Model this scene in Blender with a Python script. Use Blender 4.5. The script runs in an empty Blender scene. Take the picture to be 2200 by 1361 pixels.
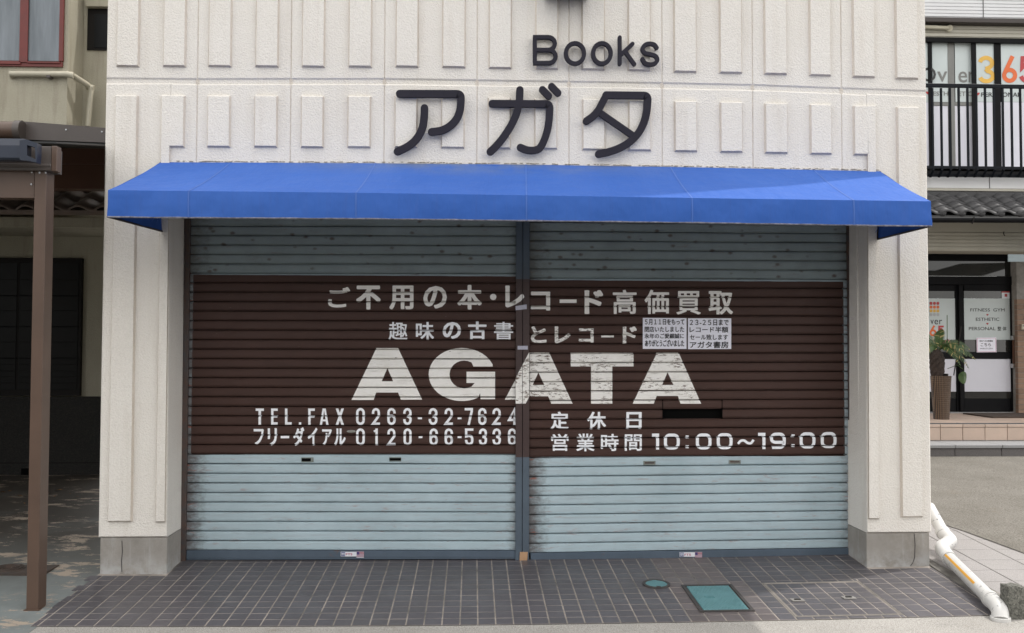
import bpy, bmesh, math, random
from mathutils import Vector, Matrix
from mathutils.geometry import tessellate_polygon
random.seed(7)
S = bpy.context.scene
COL = S.collection
# ------------------------------------------------------------------ camera
F = 2010.0; YAW = .04186; PIT = .03394; ROL = .00237; CAM = (0.0, -6.95, 1.5)
cy, sy, cp, sp = math.cos(YAW), math.sin(YAW), math.cos(PIT), math.sin(PIT)
FW = Vector((sy*cp, cy*cp, sp)); R0 = Vector((cy, -sy, 0)); U0 = R0.cross(FW)
RT = R0*math.cos(ROL) + U0*math.sin(ROL); UP = -R0*math.sin(ROL) + U0*math.cos(ROL)
cd = bpy.data.cameras.new('camera'); cam = bpy.data.objects.new('camera', cd); COL.objects.link(cam)
cam.matrix_world = Matrix(((RT.x, UP.x, -FW.x, CAM[0]), (RT.y, UP.y, -FW.y, CAM[1]), (RT.z, UP.z, -FW.z, CAM[2]), (0, 0, 0, 1)))
cd.sensor_width = 36; cd.lens = F/2200*36; cd.clip_start = .05; cd.clip_end = 500
S.camera = cam
# ------------------------------------------------------------------ light
SUN_DIR = Vector((.50, .185, 1.0)).normalized()          # towards the sun
EL = math.asin(SUN_DIR.z); AZ = math.atan2(SUN_DIR.x, SUN_DIR.y)
w = bpy.data.worlds.new('World'); S.world = w; w.use_nodes = True
nt = w.node_tree; nt.nodes.clear()
out = nt.nodes.new('ShaderNodeOutputWorld'); bg = nt.nodes.new('ShaderNodeBackground')
sky = nt.nodes.new('ShaderNodeTexSky'); sky.sky_type = 'NISHITA'; sky.sun_disc = False
sky.sun_elevation = EL; sky.sun_rotation = AZ; sky.air_density = 1.0; sky.dust_density = 2.0
tc = nt.nodes.new('ShaderNodeTexCoord'); ns = nt.nodes.new('ShaderNodeTexNoise'); ns.inputs['Scale'].default_value = 2.2; ns.inputs['Detail'].default_value = 6
rp = nt.nodes.new('ShaderNodeValToRGB'); rp.color_ramp.elements[0].position = .30; rp.color_ramp.elements[1].position = .56
mx = nt.nodes.new('ShaderNodeMix'); mx.data_type = 'RGBA'; mx.inputs[7].default_value = (15.0, 14.7, 14.2, 1)
nt.links.new(tc.outputs['Generated'], ns.inputs['Vector']); nt.links.new(ns.outputs['Fac'], rp.inputs['Fac'])
nt.links.new(rp.outputs['Color'], mx.inputs[0]); nt.links.new(sky.outputs['Color'], mx.inputs[6])
nt.links.new(mx.outputs[2], bg.inputs['Color']); bg.inputs['Strength'].default_value = .15
nt.links.new(bg.outputs['Background'], out.inputs['Surface'])
sd = bpy.data.lights.new('sun', 'SUN'); sd.energy = 2.1; sd.angle = math.radians(.8); sd.color = (1, .965, .92)
so = bpy.data.objects.new('sun', sd); COL.objects.link(so); so.rotation_euler = SUN_DIR.to_track_quat('Z', 'Y').to_euler()
so.location = (6, 2, 15)
S.view_settings.view_transform = 'Standard'; S.view_settings.look = 'None'
S.view_settings.exposure = 0.12; S.view_settings.gamma = 1; S.view_settings.use_curve_mapping = False

# ------------------------------------------------------------------ helpers
def ray(px, py): return FW + RT*((px-1100)/F) + UP*((680.5-py)/F)
def at(px, py, Y):
    d = ray(px, py); t = (Y-CAM[1])/d.y
    return Vector((CAM[0]+t*d.x, Y, CAM[2]+t*d.z))
def base(X, Y):
    if Y > 1: z = -.101+.022*(Y-1)
    elif Y > -1.1: z = -.163+.062*Y
    else: z = -.2312+.02*(Y+1.1)
    return z + .03*min((X/3.4)**2, 1.3)
def on(px, py, dz=0):
    Y = 0
    for _ in range(60):
        d = ray(px, py); p = at(px, py, Y); t = (base(p.x, Y)+dz-CAM[2])/d.z
        Y = .5*Y+.5*(CAM[1]+t*d.y)
    return at(px, py, Y)
class MB:
    def __init__(s): s.v = []; s.f = []; s.m = []
    def add(s, vs, fs, mi=0):
        n = len(s.v); s.v += [tuple(v) for v in vs]; s.f += [tuple(i+n for i in f) for f in fs]; s.m += [mi]*len(fs); return s
    def box(s, x0, x1, y0, y1, z0, z1, mi=0):
        return s.add([(x0,y0,z0),(x1,y0,z0),(x1,y1,z0),(x0,y1,z0),(x0,y0,z1),(x1,y0,z1),(x1,y1,z1),(x0,y1,z1)],
            [(0,3,2,1),(4,5,6,7),(0,1,5,4),(1,2,6,5),(2,3,7,6),(3,0,4,7)], mi)
    def rings(s, rings, cap0=True, cap1=True, mi=0):
        k = len(rings[0]); vs = [v for r in rings for v in r]; fs = []
        for a in range(len(rings)-1):
            for i in range(k): j = (i+1) % k; fs.append((a*k+i, a*k+j, (a+1)*k+j, (a+1)*k+i))
        if cap0: fs.append(tuple(range(k-1, -1, -1)))
        if cap1: fs.append(tuple((len(rings)-1)*k+i for i in range(k)))
        return s.add(vs, fs, mi)
    def bbox(s, x0, x1, y0, y1, z0, z1, b=.004, mi=0):   # box with chamfered front (y0) edges
        r = lambda d, y: [(x0+d, y, z0+d), (x1-d, y, z0+d), (x1-d, y, z1-d), (x0+d, y, z1-d)]
        return s.rings([r(0, y1), r(0, y0+b), r(b, y0)], mi=mi)
    def tube(s, pts, r, n=12, caps=True, mi=0, rs=None):
        pts = [Vector(p) for p in pts]; rings = []
        up = Vector((0, 0, 1)); prev = None
        for i, p in enumerate(pts):
            t = (pts[min(i+1, len(pts)-1)]-pts[max(i-1, 0)]).normalized()
            if prev is None: a = t.cross(up if abs(t.z) < .9 else Vector((1, 0, 0))).normalized()
            else: a = (prev - t*prev.dot(t)).normalized()
            b = t.cross(a); prev = a; rr = rs[i] if rs else r
            rings.append([p+(a*math.cos(q*2*math.pi/n)+b*math.sin(q*2*math.pi/n))*rr for q in range(n)])
        return s.rings(rings, caps, caps, mi)
    def mesh(s, name, mats):
        me = bpy.data.meshes.new(name); me.from_pydata(s.v, [], s.f)
        for m in (mats if isinstance(mats, (list, tuple)) else [mats]): me.materials.append(m)
        for p, i in zip(me.polygons, s.m): p.material_index = i
        me.validate(); bm = bmesh.new(); bm.from_mesh(me); bmesh.ops.recalc_face_normals(bm, faces=bm.faces); bm.to_mesh(me); bm.free()
        return me
    def obj(s, name, mats, parent=None, loc=None, smooth=False, **tags):
        me = s.mesh(name, mats)
        if smooth:
            for p in me.polygons: p.use_smooth = True
        return link(name, me, parent, loc, **tags)
def link(name, data, parent=None, loc=None, **tags):
    o = bpy.data.objects.new(name, data); COL.objects.link(o)
    if parent: o.parent = parent
    if loc is not None: o.location = loc
    for k, v in tags.items(): o[k] = v
    return o
def thing(name, label, cat, loc=(0, 0, 0), group=None):
    o = link(name, None, None, loc, label=label, category=cat); o.empty_display_size = .2
    if group: o['group'] = group
    return o
def recentre(o):                       # put a top-level mesh's origin at its base
    vs = [v.co for v in o.data.vertices]
    c = Vector(((min(v.x for v in vs)+max(v.x for v in vs))/2, (min(v.y for v in vs)+max(v.y for v in vs))/2, min(v.z for v in vs)))
    o.data.transform(Matrix.Translation(-c)); o.location = c; return o
def autosmooth(o, ang=40):
    for p in o.data.polygons: p.use_smooth = True
    bm = bmesh.new(); bm.from_mesh(o.data)
    for e in bm.edges:
        if len(e.link_faces) != 2 or e.calc_face_angle(0) > math.radians(ang): e.smooth = False
    bm.to_mesh(o.data); bm.free(); return o

# ------------------------------------------------------------------ materials
def hexc(h): 
    c = [int(h[i:i+2], 16)/255 for i in (0, 2, 4)]
    return tuple(x/12.92 if x <= .04045 else ((x+.055)/1.055)**2.4 for x in c)+(1,)
class NT:
    def __init__(s, name):
        s.m = bpy.data.materials.new(name); s.m.use_nodes = True; s.t = s.m.node_tree; s.t.nodes.clear()
        s.o = s.n('OutputMaterial'); s.b = s.n('BsdfPrincipled'); s.l(s.b.outputs[0], s.o.inputs[0])
        s.geo = s.n('NewGeometry'); s.pos = s.geo.outputs['Position']
    def n(s, k): return s.t.nodes.new('ShaderNode'+k)
    def l(s, a, b): s.t.links.new(a, b)
    def val(s, x, inp):
        if isinstance(x, (int, float, tuple)): inp.default_value = x
        else: s.l(x, inp)
    def map(s, sc=(1, 1, 1), src=None):
        m = s.n('Mapping'); m.inputs['Scale'].default_value = sc; s.l(src or s.pos, m.inputs['Vector']); return m.outputs[0]
    def noise(s, scale, detail=4, rough=.55, vec=None, dist=0):
        n = s.n('TexNoise'); n.inputs['Scale'].default_value = scale; n.inputs['Detail'].default_value = detail
        n.inputs['Roughness'].default_value = rough; n.inputs['Distortion'].default_value = dist; s.l(vec or s.pos, n.inputs['Vector']); return n.outputs['Fac']
    def vor(s, scale, vec=None, feat='F1'):
        n = s.n('TexVoronoi'); n.feature = feat; n.inputs['Scale'].default_value = scale; s.l(vec or s.pos, n.inputs['Vector']); return n.outputs['Distance']
    def ramp(s, x, a, b, c0=0, c1=1):
        r = s.n('MapRange'); s.l(x, r.inputs['Value']); r.inputs['From Min'].default_value = a; r.inputs['From Max'].default_value = b
        r.inputs['To Min'].default_value = c0; r.inputs['To Max'].default_value = c1; return r.outputs[0]
    def math(s, op, a, b=0):
        m = s.n('Math'); m.operation = op; s.val(a, m.inputs[0]); s.val(b, m.inputs[1]); return m.outputs[0]
    def mix(s, f, a, b):
        m = s.n('Mix'); m.data_type = 'RGBA'; s.val(f, m.inputs[0]); s.val(a, m.inputs[6]); s.val(b, m.inputs[7]); return m.outputs[2]
    def sep(s):
        x = s.n('SeparateXYZ'); s.l(s.pos, x.inputs[0]); return x.outputs
    def bump(s, h, strength, dist):
        b = s.n('Bump'); b.inputs['Strength'].default_value = strength; b.inputs['Distance'].default_value = dist; s.l(h, b.inputs['Height']); s.l(b.outputs[0], s.b.inputs['Normal'])
    def done(s, col=None, rough=None, metal=None, spec=None):
        if col is not None: s.val(col, s.b.inputs['Base Color'])
        if rough is not None: s.val(rough, s.b.inputs['Roughness'])
        if metal is not None: s.b.inputs['Metallic'].default_value = metal
        if spec is not None: s.b.inputs['Specular IOR Level'].default_value = spec
        return s.m
def simple(name, c1, c2=None, sc=3.0, rough=.6, metal=0, bump=0, bsc=80, bdist=.002, spec=.5, rnd=0):
    t = NT(name); c1 = c1 if isinstance(c1, tuple) else hexc(c1)
    if c2 is None: c2 = tuple(x*.8 for x in c1[:3])+(1,)
    elif not isinstance(c2, tuple): c2 = hexc(c2)
    f = t.ramp(t.noise(sc, 6, .65), .3, .7); col = t.mix(f, c1, c2)
    if rnd:
        oi = t.n('ObjectInfo'); hs = t.n('HueSaturation'); t.l(col, hs.inputs['Color']); t.l(t.ramp(oi.outputs['Random'], 0, 1, 1-rnd, 1+rnd), hs.inputs['Value']); col = hs.outputs[0]
    if bump: t.bump(t.noise(bsc, 4, .6), bump, bdist)
    return t.done(col, rough, metal, spec)

def stucco(name, a, b, c, grime=.5, sc=75, bs=.9):
    t = NT(name)
    big = t.ramp(t.noise(1.3, 5, .6), .35, .7); col = t.mix(big, a, b)
    streak = t.ramp(t.noise(1, 5, .6, t.map((9, 9, .8))), .52, .8, 0, grime); col = t.mix(streak, col, c)
    fine = t.noise(sc, 3, .7); col = t.mix(t.ramp(fine, .36, .62, .0, .16), col, tuple(x*.62 for x in c[:3])+(1,))
    pit = t.ramp(t.vor(26), .0, .04, .2, 0); col = t.mix(pit, col, tuple(x*.5 for x in c[:3])+(1,))
    h = t.math('ADD', t.math('MULTIPLY', t.vor(sc*.8), .8), fine); t.bump(h, bs, .006)
    return t.done(col, .9, spec=.2)
M = {}
M['stucco'] = stucco('stucco', (.79, .76, .715, 1), (.745, .71, .66, 1), (.58, .52, .45, 1), .4, 105, .6)
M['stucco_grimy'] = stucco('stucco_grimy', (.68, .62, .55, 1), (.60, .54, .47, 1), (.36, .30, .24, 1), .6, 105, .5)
M['house_stucco'] = stucco('house_stucco', (.44, .415, .335, 1), (.38, .355, .28, 1), (.24, .21, .16, 1), .7, 90, .5)
t = NT('plinth_concrete')
col = t.mix(t.ramp(t.noise(3, 6, .7), .35, .7), (.34, .32, .295, 1), (.24, .225, .205, 1))
col = t.mix(t.ramp(t.noise(1, 5, .7, t.map((14, 14, 1.2))), .55, .72, 0, .6), col, (.42, .42, .41, 1))
col = t.mix(t.ramp(t.noise(2.6, 6, .7), .5, .7, 0, .55), col, (.16, .14, .115, 1))
xz = t.sep(); col = t.mix(t.math('MULTIPLY', t.ramp(xz['Z'], .0, -.14), t.ramp(t.noise(7, 5, .7), .4, .6)), col, (.42, .42, .42, 1))
col = t.mix(t.ramp(t.vor(60), 0, .1, .7, 0), col, (.5, .5, .47, 1))
t.bump(t.noise(90, 4, .7), .4, .003); M['plinth'] = t.done(col, .88, spec=.25)
# awning cloth
t = NT('awning_cloth'); x = t.sep()
col = t.mix(t.ramp(t.noise(1.1, 4, .6), .3, .7), (.028, .10, .385, 1), (.042, .125, .44, 1))
col = t.mix(t.ramp(t.noise(1, 4, .7, t.map((30, 30, 1.5))), .5, .8, 0, .35), col, (.05, .10, .33, 1))
col = t.mix(t.ramp(t.vor(14), 0, .012, .8, 0), col, (.3, .36, .6, 1))
t.bump(t.math('ADD', t.noise(3.5, 3, .5), t.math('MULTIPLY', t.noise(1, 3, .6, t.map((14, 3, 3))), .35)), .6, .04); 
col = t.mix(t.math('MULTIPLY', t.math('MULTIPLY', t.ramp(x['Y'], -.32, -.02), t.ramp(t.math('ABSOLUTE', x['X']), 1.6, .2)), t.ramp(t.noise(2.5, 5, .7), .35, .62)), col, (.13, .17, .26, 1))
M['awning'] = t.done(col, .7, spec=.2)
M['awning_seam'] = simple('awning_seam', (.05, .14, .48, 1), rough=.6)
M['awning_fray'] = simple('awning_fray', (.28, .28, .33, 1), (.05, .05, .08, 1), 30, rough=.9)
M['awning_frame'] = simple('awning_frame', (.02, .02, .03, 1), (.05, .04, .04, 1), rough=.5)
M['letter'] = simple('sign_letter_paint', (.016, .015, .024, 1), (.022, .02, .03, 1), 8, rough=.6, spec=.2)

# shutters: light blue enamel, brown painted field
SB = [977.7-20.5*k for k in range(-10-1+1, 0)]
YS = .36
def z_at(px, py): return at(px, py, YS).z
def x_at(px, py): return at(px, py, YS).x
BR = {'L': (x_at(413, 780), 9, z_at(760, 976.8), z_at(760, 592.5)), 'R': (-9, x_at(1813, 780), z_at(1476, 981), z_at(1476, 604))}
def shutter_mat(side, lettering=None):
    t = NT(f'shutter_enamel_{side}' if not lettering else f'lettering_{lettering}_{side}')
    x = t.sep(); X, Z = x['X'], x['Z']
    st = t.map((5, 5, 45))
    blue = t.mix(t.ramp(t.noise(2.2, 6, .65), .35, .7), (.43, .535, .585, 1), (.355, .45, .495, 1))
    blue = t.mix(t.ramp(t.noise(1.5, 6, .75, t.map((2, 2, 30))), .5, .75, 0, .6), blue, (.30, .31, .33, 1))
    # rust creeping in from the guide rails and sparse rust spots
    e0, e1 = (x_at(403, 1100), x_at(1108, 1100)) if side == 'L' else (x_at(1138, 1100), x_at(1822, 1100))
    nz = t.noise(1, 5, .7, t.map((14, 14, 30)))
    near0 = t.ramp(t.math('ADD', t.math('SUBTRACT', X, e0), t.math('MULTIPLY', nz, -.34)), -.16, -.02, 1, 0)
    near1 = t.ramp(t.math('ADD', t.math('SUBTRACT', e1, X), t.math('MULTIPLY', nz, -.22)), -.14, -.04, 1, 0)
    edge = t.math('MAXIMUM', near0, t.math('MULTIPLY', near1, .8))
    blue = t.mix(t.math('MULTIPLY', edge, .8), blue, (.075, .05, .045, 1))
    rz = t.noise(1, 5, .7, t.map((7, 7, 42)))
    rust = t.ramp(rz, .60, .68, 0, .9); blue = t.mix(t.math('MULTIPLY', rust, t.math('MAXIMUM', edge, .35)), blue, (.30, .065, .022, 1))
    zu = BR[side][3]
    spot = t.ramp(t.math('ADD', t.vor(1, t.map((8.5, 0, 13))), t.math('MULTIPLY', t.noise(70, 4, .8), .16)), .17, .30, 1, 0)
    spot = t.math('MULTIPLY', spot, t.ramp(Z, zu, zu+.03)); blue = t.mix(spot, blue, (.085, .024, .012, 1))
    blue = t.mix(t.math('MULTIPLY', t.ramp(Z, zu, zu+.03), t.ramp(t.noise(3, 5, .7), .3, .7, .45, .7)), blue, (.15, .175, .17, 1))  # upper slats coloured darker to deepen the awning's shade, with greyish grime
    brown = t.mix(t.ramp(t.noise(4, 6, .7, t.map((1, 1, 5))), .35, .7), (.062, .031, .025, 1), (.049, .025, .020, 1))
    brown = t.mix(t.ramp(t.noise(1, 6, .8, t.map((3, 3, 22))), .55, .8, 0, .5), brown, (.085, .062, .056, 1))
    # chips showing the pale enamel
    chip = t.math('MULTIPLY', t.ramp(t.noise(1, 3, .6, t.map((60, 60, 240))), .71, .74), t.ramp(t.noise(1, 3, .6, t.map((3, 3, 9))), .52, .66))
    brown = t.mix(chip, brown, (.33, .31, .29, 1))
    x0, x1, z0, z1 = BR[side]
    wob = t.math('MULTIPLY', t.math('SUBTRACT', t.noise(6, 3), .5), .006)
    inx = t.math('MULTIPLY', t.math('GREATER_THAN', X, x0), t.math('LESS_THAN', X, x1))
    zz = t.math('ADD', Z, wob); inz = t.math('MULTIPLY', t.math('GREATER_THAN', zz, z0), t.math('LESS_THAN', zz, z1))
    col = t.mix(t.math('MULTIPLY', inx, inz), blue, brown)
    if lettering:
        a, b = ((.90, .92, .96, 1), (.84, .86, .90, 1)) if lettering == 'film' else ((.90, .885, .86, 1), (.80, .785, .75, 1))
        wh = t.mix(t.ramp(t.noise(7, 6, .7), .35, .75), a, b)
        wh = t.mix(t.ramp(t.noise(1, 6, .75, t.map((4, 4, 30))), .55, .8, 0, .6), wh, (.30, .27, .23, 1))
        if lettering == 'worn':
            fl = t.math('MULTIPLY', t.ramp(t.noise(1, 5, .75, t.map((22, 22, 90))), .545, .57), t.ramp(t.noise(1, 3, .6, t.map((4.5, 4.5, 11))), .47, .58))
            wh = t.mix(fl, wh, (.16, .12, .10, 1))
        elif lettering == 'flaked':
            fl = t.math('MULTIPLY', t.ramp(t.noise(1, 5, .75, t.map((30, 30, 110))), .53, .55), t.ramp(t.noise(1, 3, .6, t.map((5, 5, 9))), .40, .56))
            wh = t.mix(fl, wh, (.055, .03, .027, 1))
        else:
            fl = t.math('MULTIPLY', t.ramp(t.noise(1, 5, .75, t.map((26, 26, 100))), .64, .67), t.ramp(t.noise(1, 3, .6, t.map((3, 3, 9))), .5, .6))
            wh = t.mix(fl, wh, (.10, .06, .055, 1))
        col = wh
    # embossed wood grain of the slats
    g = t.noise(1, 4, .6, t.map((16, 16, 90)), 1.2); t.bump(g, .55 if not lettering else .35, .0022)
    return t.done(col, t.ramp(t.noise(9, 4), .3, .7, .42, .62), spec=.32)
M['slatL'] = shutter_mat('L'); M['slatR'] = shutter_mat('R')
LM = {}
def lmat(side, kind):
    if (side, kind) not in LM: LM[(side, kind)] = shutter_mat(side, kind)
    return LM[(side, kind)]
t = NT('shutter_rail'); col = t.mix(t.ramp(t.noise(3, 6, .7), .35, .7), (.085, .115, .155, 1), (.065, .09, .12, 1))
col = t.mix(t.ramp(t.noise(9, 6, .8), .62, .72, 0, .8), col, (.13, .085, .07, 1)); M['rail'] = t.done(col, .45, spec=.5)
t = NT('mullion_paint'); x = t.sep()
g = t.mix(t.ramp(t.noise(5, 5), .35, .7), (.085, .115, .15, 1), (.07, .092, .12, 1))
b_ = t.mix(t.ramp(t.noise(5, 6, .7), .35, .7), (.060, .036, .035, 1), (.048, .029, .028, 1))
b_ = t.mix(t.ramp(t.noise(1, 4, .7, t.map((120, 120, 30))), .68, .72, 0, .8), b_, (.2, .18, .17, 1))
inz = t.math('MULTIPLY', t.math('GREATER_THAN', x['Z'], at(1122, 983, .33).z), t.math('LESS_THAN', x['Z'], at(1122, 600, .33).z))
M['mullion'] = t.done(t.mix(inz, g, b_), .45)
M['dark'] = simple('dark_void', (.004, .004, .004, 1), rough=.9, spec=.05)
M['shadow_metal'] = simple('dark_guide_metal', (.045, .05, .055, 1), (.09, .045, .03, 1), 12, rough=.6)
M['steel'] = simple('brushed_steel', (.5, .5, .5, 1), rough=.3, metal=1)
M['slot'] = simple('slot_plate', (.24, .27, .25, 1), (.14, .15, .14, 1), 40, rough=.5)
M['paper'] = simple('paper', (.84, .84, .93, 1), (.80, .80, .89, 1), 6, rough=.8)
M['ink'] = simple('black_ink', (.012, .012, .014, 1), rough=.6)
M['tape'] = simple('tape', (.50, .50, .60, 1), (.42, .42, .5, 1), 60, rough=.5)
M['cardboard'] = simple('cardboard', (.44, .27, .16, 1), (.38, .23, .13, 1), 20, rough=.85)
M['white'] = simple('white_film', (.72, .74, .78, 1), (.68, .70, .74, 1), 2, rough=.4)
M['film'] = simple('frosted_window_film', (.50, .55, .55, 1), (.45, .50, .50, 1), 1.5, rough=.35)
M['film_low'] = simple('white_window_film', (.62, .62, .68, 1), (.57, .57, .63, 1), 1.5, rough=.4)
for n, c in dict(red=(.45, .03, .035), orange=(.70, .13, .02), yellow=(.72, .42, .06), grey=(.18, .18, .17), lgrey=(.40, .41, .42), black=(.015, .015, .015), blue=(.02, .03, .22), pink=(.55, .12, .25), fts=(.50, .03, .13)).items():
    M['p_'+n] = simple('print_'+n, c+(1,), rough=.45)

# paving
def tile_mat(name, a, b, rnd):
    t = NT(name); col = t.mix(t.ramp(t.noise(2.0, 5, .6), .35, .7), a, b)
    oi = t.n('ObjectInfo'); hs = t.n('HueSaturation'); t.l(col, hs.inputs['Color']); t.l(t.ramp(oi.outputs['Random'], 0, 1, 1-rnd, 1+rnd), hs.inputs['Value']); col = hs.outputs[0]
    col = t.mix(t.ramp(t.noise(1.1, 6, .7), .5, .75, 0, .3), col, (.14, .13, .12, 1))
    col = t.mix(t.ramp(t.noise(260, 2, .6), .66, .72, 0, .35), col, (.3, .28, .27, 1))
    t.bump(t.noise(160, 3, .6), .25, .001)
    return t.done(col, t.ramp(t.noise(3.3, 5, .7), .3, .7, .30, .55), spec=.5)
M['tile'] = tile_mat('quarry_tile', (.088, .082, .092, 1), (.078, .074, .082, 1), .07)
M['tile_patch'] = tile_mat('repair_tile', (.125, .105, .105, 1), (.10, .085, .085, 1), .12)
M['grout'] = simple('grout', (.42, .37, .325, 1), (.15, .14, .125, 1), 4, rough=.95, bump=.4, bsc=140)
M['mortar'] = simple('mortar', (.30, .29, .27, 1), (.20, .19, .18, 1), 12, rough=.95, bump=.5, bsc=120)
def granular(name, a, b, c, sc=170, stain=.5):
    t = NT(name); col = t.mix(t.ramp(t.noise(1.2, 6, .7), .35, .7), a, b)
    col = t.mix(t.ramp(t.noise(sc, 2, .8), .42, .62, 0, .8), col, c)
    col = t.mix(t.ramp(t.vor(sc*.6), 0, .25, .55, 0), col, tuple(min(1, v*2.1) for v in a[:3])+(1,))
    col = t.mix(t.ramp(t.noise(2.3, 6, .7), .6, .75, 0, stain), col, (.16, .12, .08, 1))
    t.bump(t.noise(sc, 3, .7), .6, .004); return t.done(col, .9, spec=.25)
M['street'] = granular('worn_concrete', (.44, .42, .39, 1), (.34, .325, .30, 1), (.17, .16, .145, 1), 150, .55)
M['asphalt'] = granular('old_asphalt', (.235, .22, .195, 1), (.165, .152, .13, 1), (.07, .065, .055, 1), 75, .3)
M['road'] = granular('dark_asphalt', (.075, .073, .07, 1), (.06, .058, .055, 1), (.035, .034, .033, 1), 120, .1)
M['slab'] = granular('granite_slab', (.36, .34, .33, 1), (.31, .295, .285, 1), (.20, .19, .185, 1), 230, .1)
M['earth'] = simple('packed_ground', (.10, .095, .085, 1), rough=.95)
t = NT('flaking_floor_paint')
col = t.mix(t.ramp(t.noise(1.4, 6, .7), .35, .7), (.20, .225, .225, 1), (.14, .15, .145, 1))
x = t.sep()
deep_shade = t.ramp(x['Y'], -.6, 1.2); col = t.mix(t.math('MULTIPLY', deep_shade, t.ramp(t.noise(1.1, 4), .1, .45)), col, (.055, .048, .04, 1))  # floor colour darkens inwards, standing for the shade under the carport roof
fl = t.ramp(t.noise(1, 8, .78, t.map((2.6, 6.5, 4))), .555, .57)
fl = t.math('MULTIPLY', fl, t.ramp(t.noise(1.6, 3), .40, .50)); col = t.mix(fl, col, (.36, .30, .24, 1))
dk = t.ramp(t.noise(1, 7, .75, t.map((2.3, 5, 3))), .36, .30); col = t.mix(dk, col, (.045, .04, .035, 1))
t.bump(t.math('ADD', t.noise(80, 4), t.math('MULTIPLY', fl, -1)), .4, .003); M['yard'] = t.done(col, .62, spec=.4)
M['curb_dirt'] = simple('weathered_cement', (.25, .235, .21, 1), (.055, .05, .045, 1), 6, rough=.95, bump=.6, bsc=60)
M['teal'] = simple('teal_lid', (.105, .235, .255, 1), (.08, .19, .205, 1), 8, rough=.5, bump=.3, bsc=150)
M['lid_frame'] = simple('lid_iron_frame', (.03, .032, .035, 1), (.06, .05, .045, 1), 10, rough=.6)
M['rust_iron'] = simple('rusty_iron', (.075, .05, .038, 1), (.03, .026, .024, 1), 9, rough=.75, bump=.4, bsc=70)
M['pvc'] = None
t = NT('worn_pvc'); col = t.mix(t.ramp(t.noise(3, 5), .35, .7), (.58, .575, .56, 1), (.53, .52, .50, 1))
col = t.mix(t.ramp(t.noise(22, 5, .75), .615, .63), col, (.18, .18, .19, 1)); col = t.mix(t.ramp(t.noise(5, 5, .7), .6, .78, 0, .4), col, (.40, .33, .25, 1)); M['pvc'] = t.done(col, .42)
M['yellow_tape'] = simple('yellow_tape', (.72, .36, .02, 1), (.66, .32, .02, 1), 10, rough=.5)
M['stone'] = granular('rough_stone', (.20, .195, .17, 1), (.13, .13, .115, 1), (.05, .05, .045, 1), 70, .2)
# left house
def brown_metal(n, a, b, r=.42): return simple(n, a, b, 2.5, rough=r, bump=.05, bsc=30)
M['post'] = brown_metal('bronze_aluminium', (.105, .064, .045, 1), (.078, .048, .034, 1))
M['fascia'] = brown_metal('brown_fascia', (.085, .070, .064, 1), (.07, .058, .052, 1))
M['beam_red'] = brown_metal('reddish_beam', (.10, .045, .025, 1), (.075, .034, .02, 1))
M['roof_dark'] = brown_metal('dark_roof_sheet', (.015, .015, .015, 1), (.01, .01, .01, 1))
M['navy'] = simple('navy_gutter', (.012, .018, .035, 1), (.016, .022, .04, 1), 3, rough=.3)
M['red_frame'] = simple('red_window_frame', (.16, .022, .018, 1), (.12, .02, .016, 1), 8, rough=.5)
M['dark_frame'] = simple('dark_window_frame', (.012, .010, .009, 1), rough=.5, spec=.15)
M['black_frame'] = simple('black_aluminium', (.006, .006, .007, 1), (.009, .009, .010, 1), 3, rough=.5, spec=.08)
t = NT('frosted_glass'); col = t.mix(t.ramp(t.noise(1, 4, .6, t.map((9, 9, 1.0))), .35, .7), (.20, .225, .25, 1), (.12, .14, .155, 1)); t.bump(t.noise(120, 2), .2, .002); M['frosted'] = t.done(col, .22, spec=.6)
t = NT('dark_glass'); col = t.mix(t.ramp(t.noise(1.2, 4), .35, .7), (.010, .011, .011, 1), (.028, .027, .024, 1)); M['glass'] = t.done(col, .05, spec=.6)
M['glass_dark'] = simple('shaded_glass', (.006, .006, .006, 1), (.012, .012, .012, 1), 1.6, rough=.3, spec=.12)
t = NT('pebble_dash'); col = t.mix(t.ramp(t.noise(70, 3, .8), .45, .7), (.008, .008, .007, 1), (.03, .025, .02, 1)); t.bump(t.vor(60), .8, .006); M['pebble'] = t.done(col, .75)
M['roof_tile_l'] = simple('brown_roof_tile', (.22, .16, .13, 1), (.15, .12, .10, 1), 4, rough=.55, rnd=.2)
M['cream_pipe'] = simple('cream_pipe', (.50, .47, .38, 1), (.42, .39, .30, 1), 5, rough=.45)
M['leaf_dry'] = simple('dry_leaf', (.32, .17, .06, 1), (.2, .1, .04, 1), 20, rough=.8, rnd=.3)
# right building
M['siding'] = simple('white_siding', (.66, .665, .68, 1), (.60, .605, .615, 1), 2, rough=.55)
M['siding_cream'] = simple('cream_siding', (.46, .44, .38, 1), (.40, .38, .32, 1), 2, rough=.6)
M['siding_groove'] = simple('siding_groove', (.12, .12, .12, 1), rough=.8)
M['brown_trim'] = simple('brown_trim', (.035, .025, .022, 1), rough=.5)
M['grey_tile'] = simple('grey_roof_tile', (.055, .054, .056, 1), (.036, .036, .038, 1), 4, rough=.5, spec=.3, rnd=.15)
M['railing'] = simple('black_railing', (.010, .012, .016, 1), rough=.5, spec=.1)
M['brick_tan'] = simple('tan_brick', (.25, .165, .115, 1), (.20, .13, .09, 1), 6, rough=.8, rnd=.12)
M['step_tile'] = simple('sandstone_tile', (.50, .38, .31, 1), (.44, .345, .28, 1), 5, rough=.6, rnd=.08)
M['granite_dark'] = granular('dark_granite', (.16, .15, .15, 1), (.13, .12, .12, 1), (.07, .065, .065, 1), 150, 0)
M['granite_top'] = granular('granite_top', (.32, .32, .33, 1), (.28, .28, .28, 1), (.17, .17, .17, 1), 200, 0)
M['grate'] = simple('galvanised_grate', (.10, .105, .11, 1), rough=.5)
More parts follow.
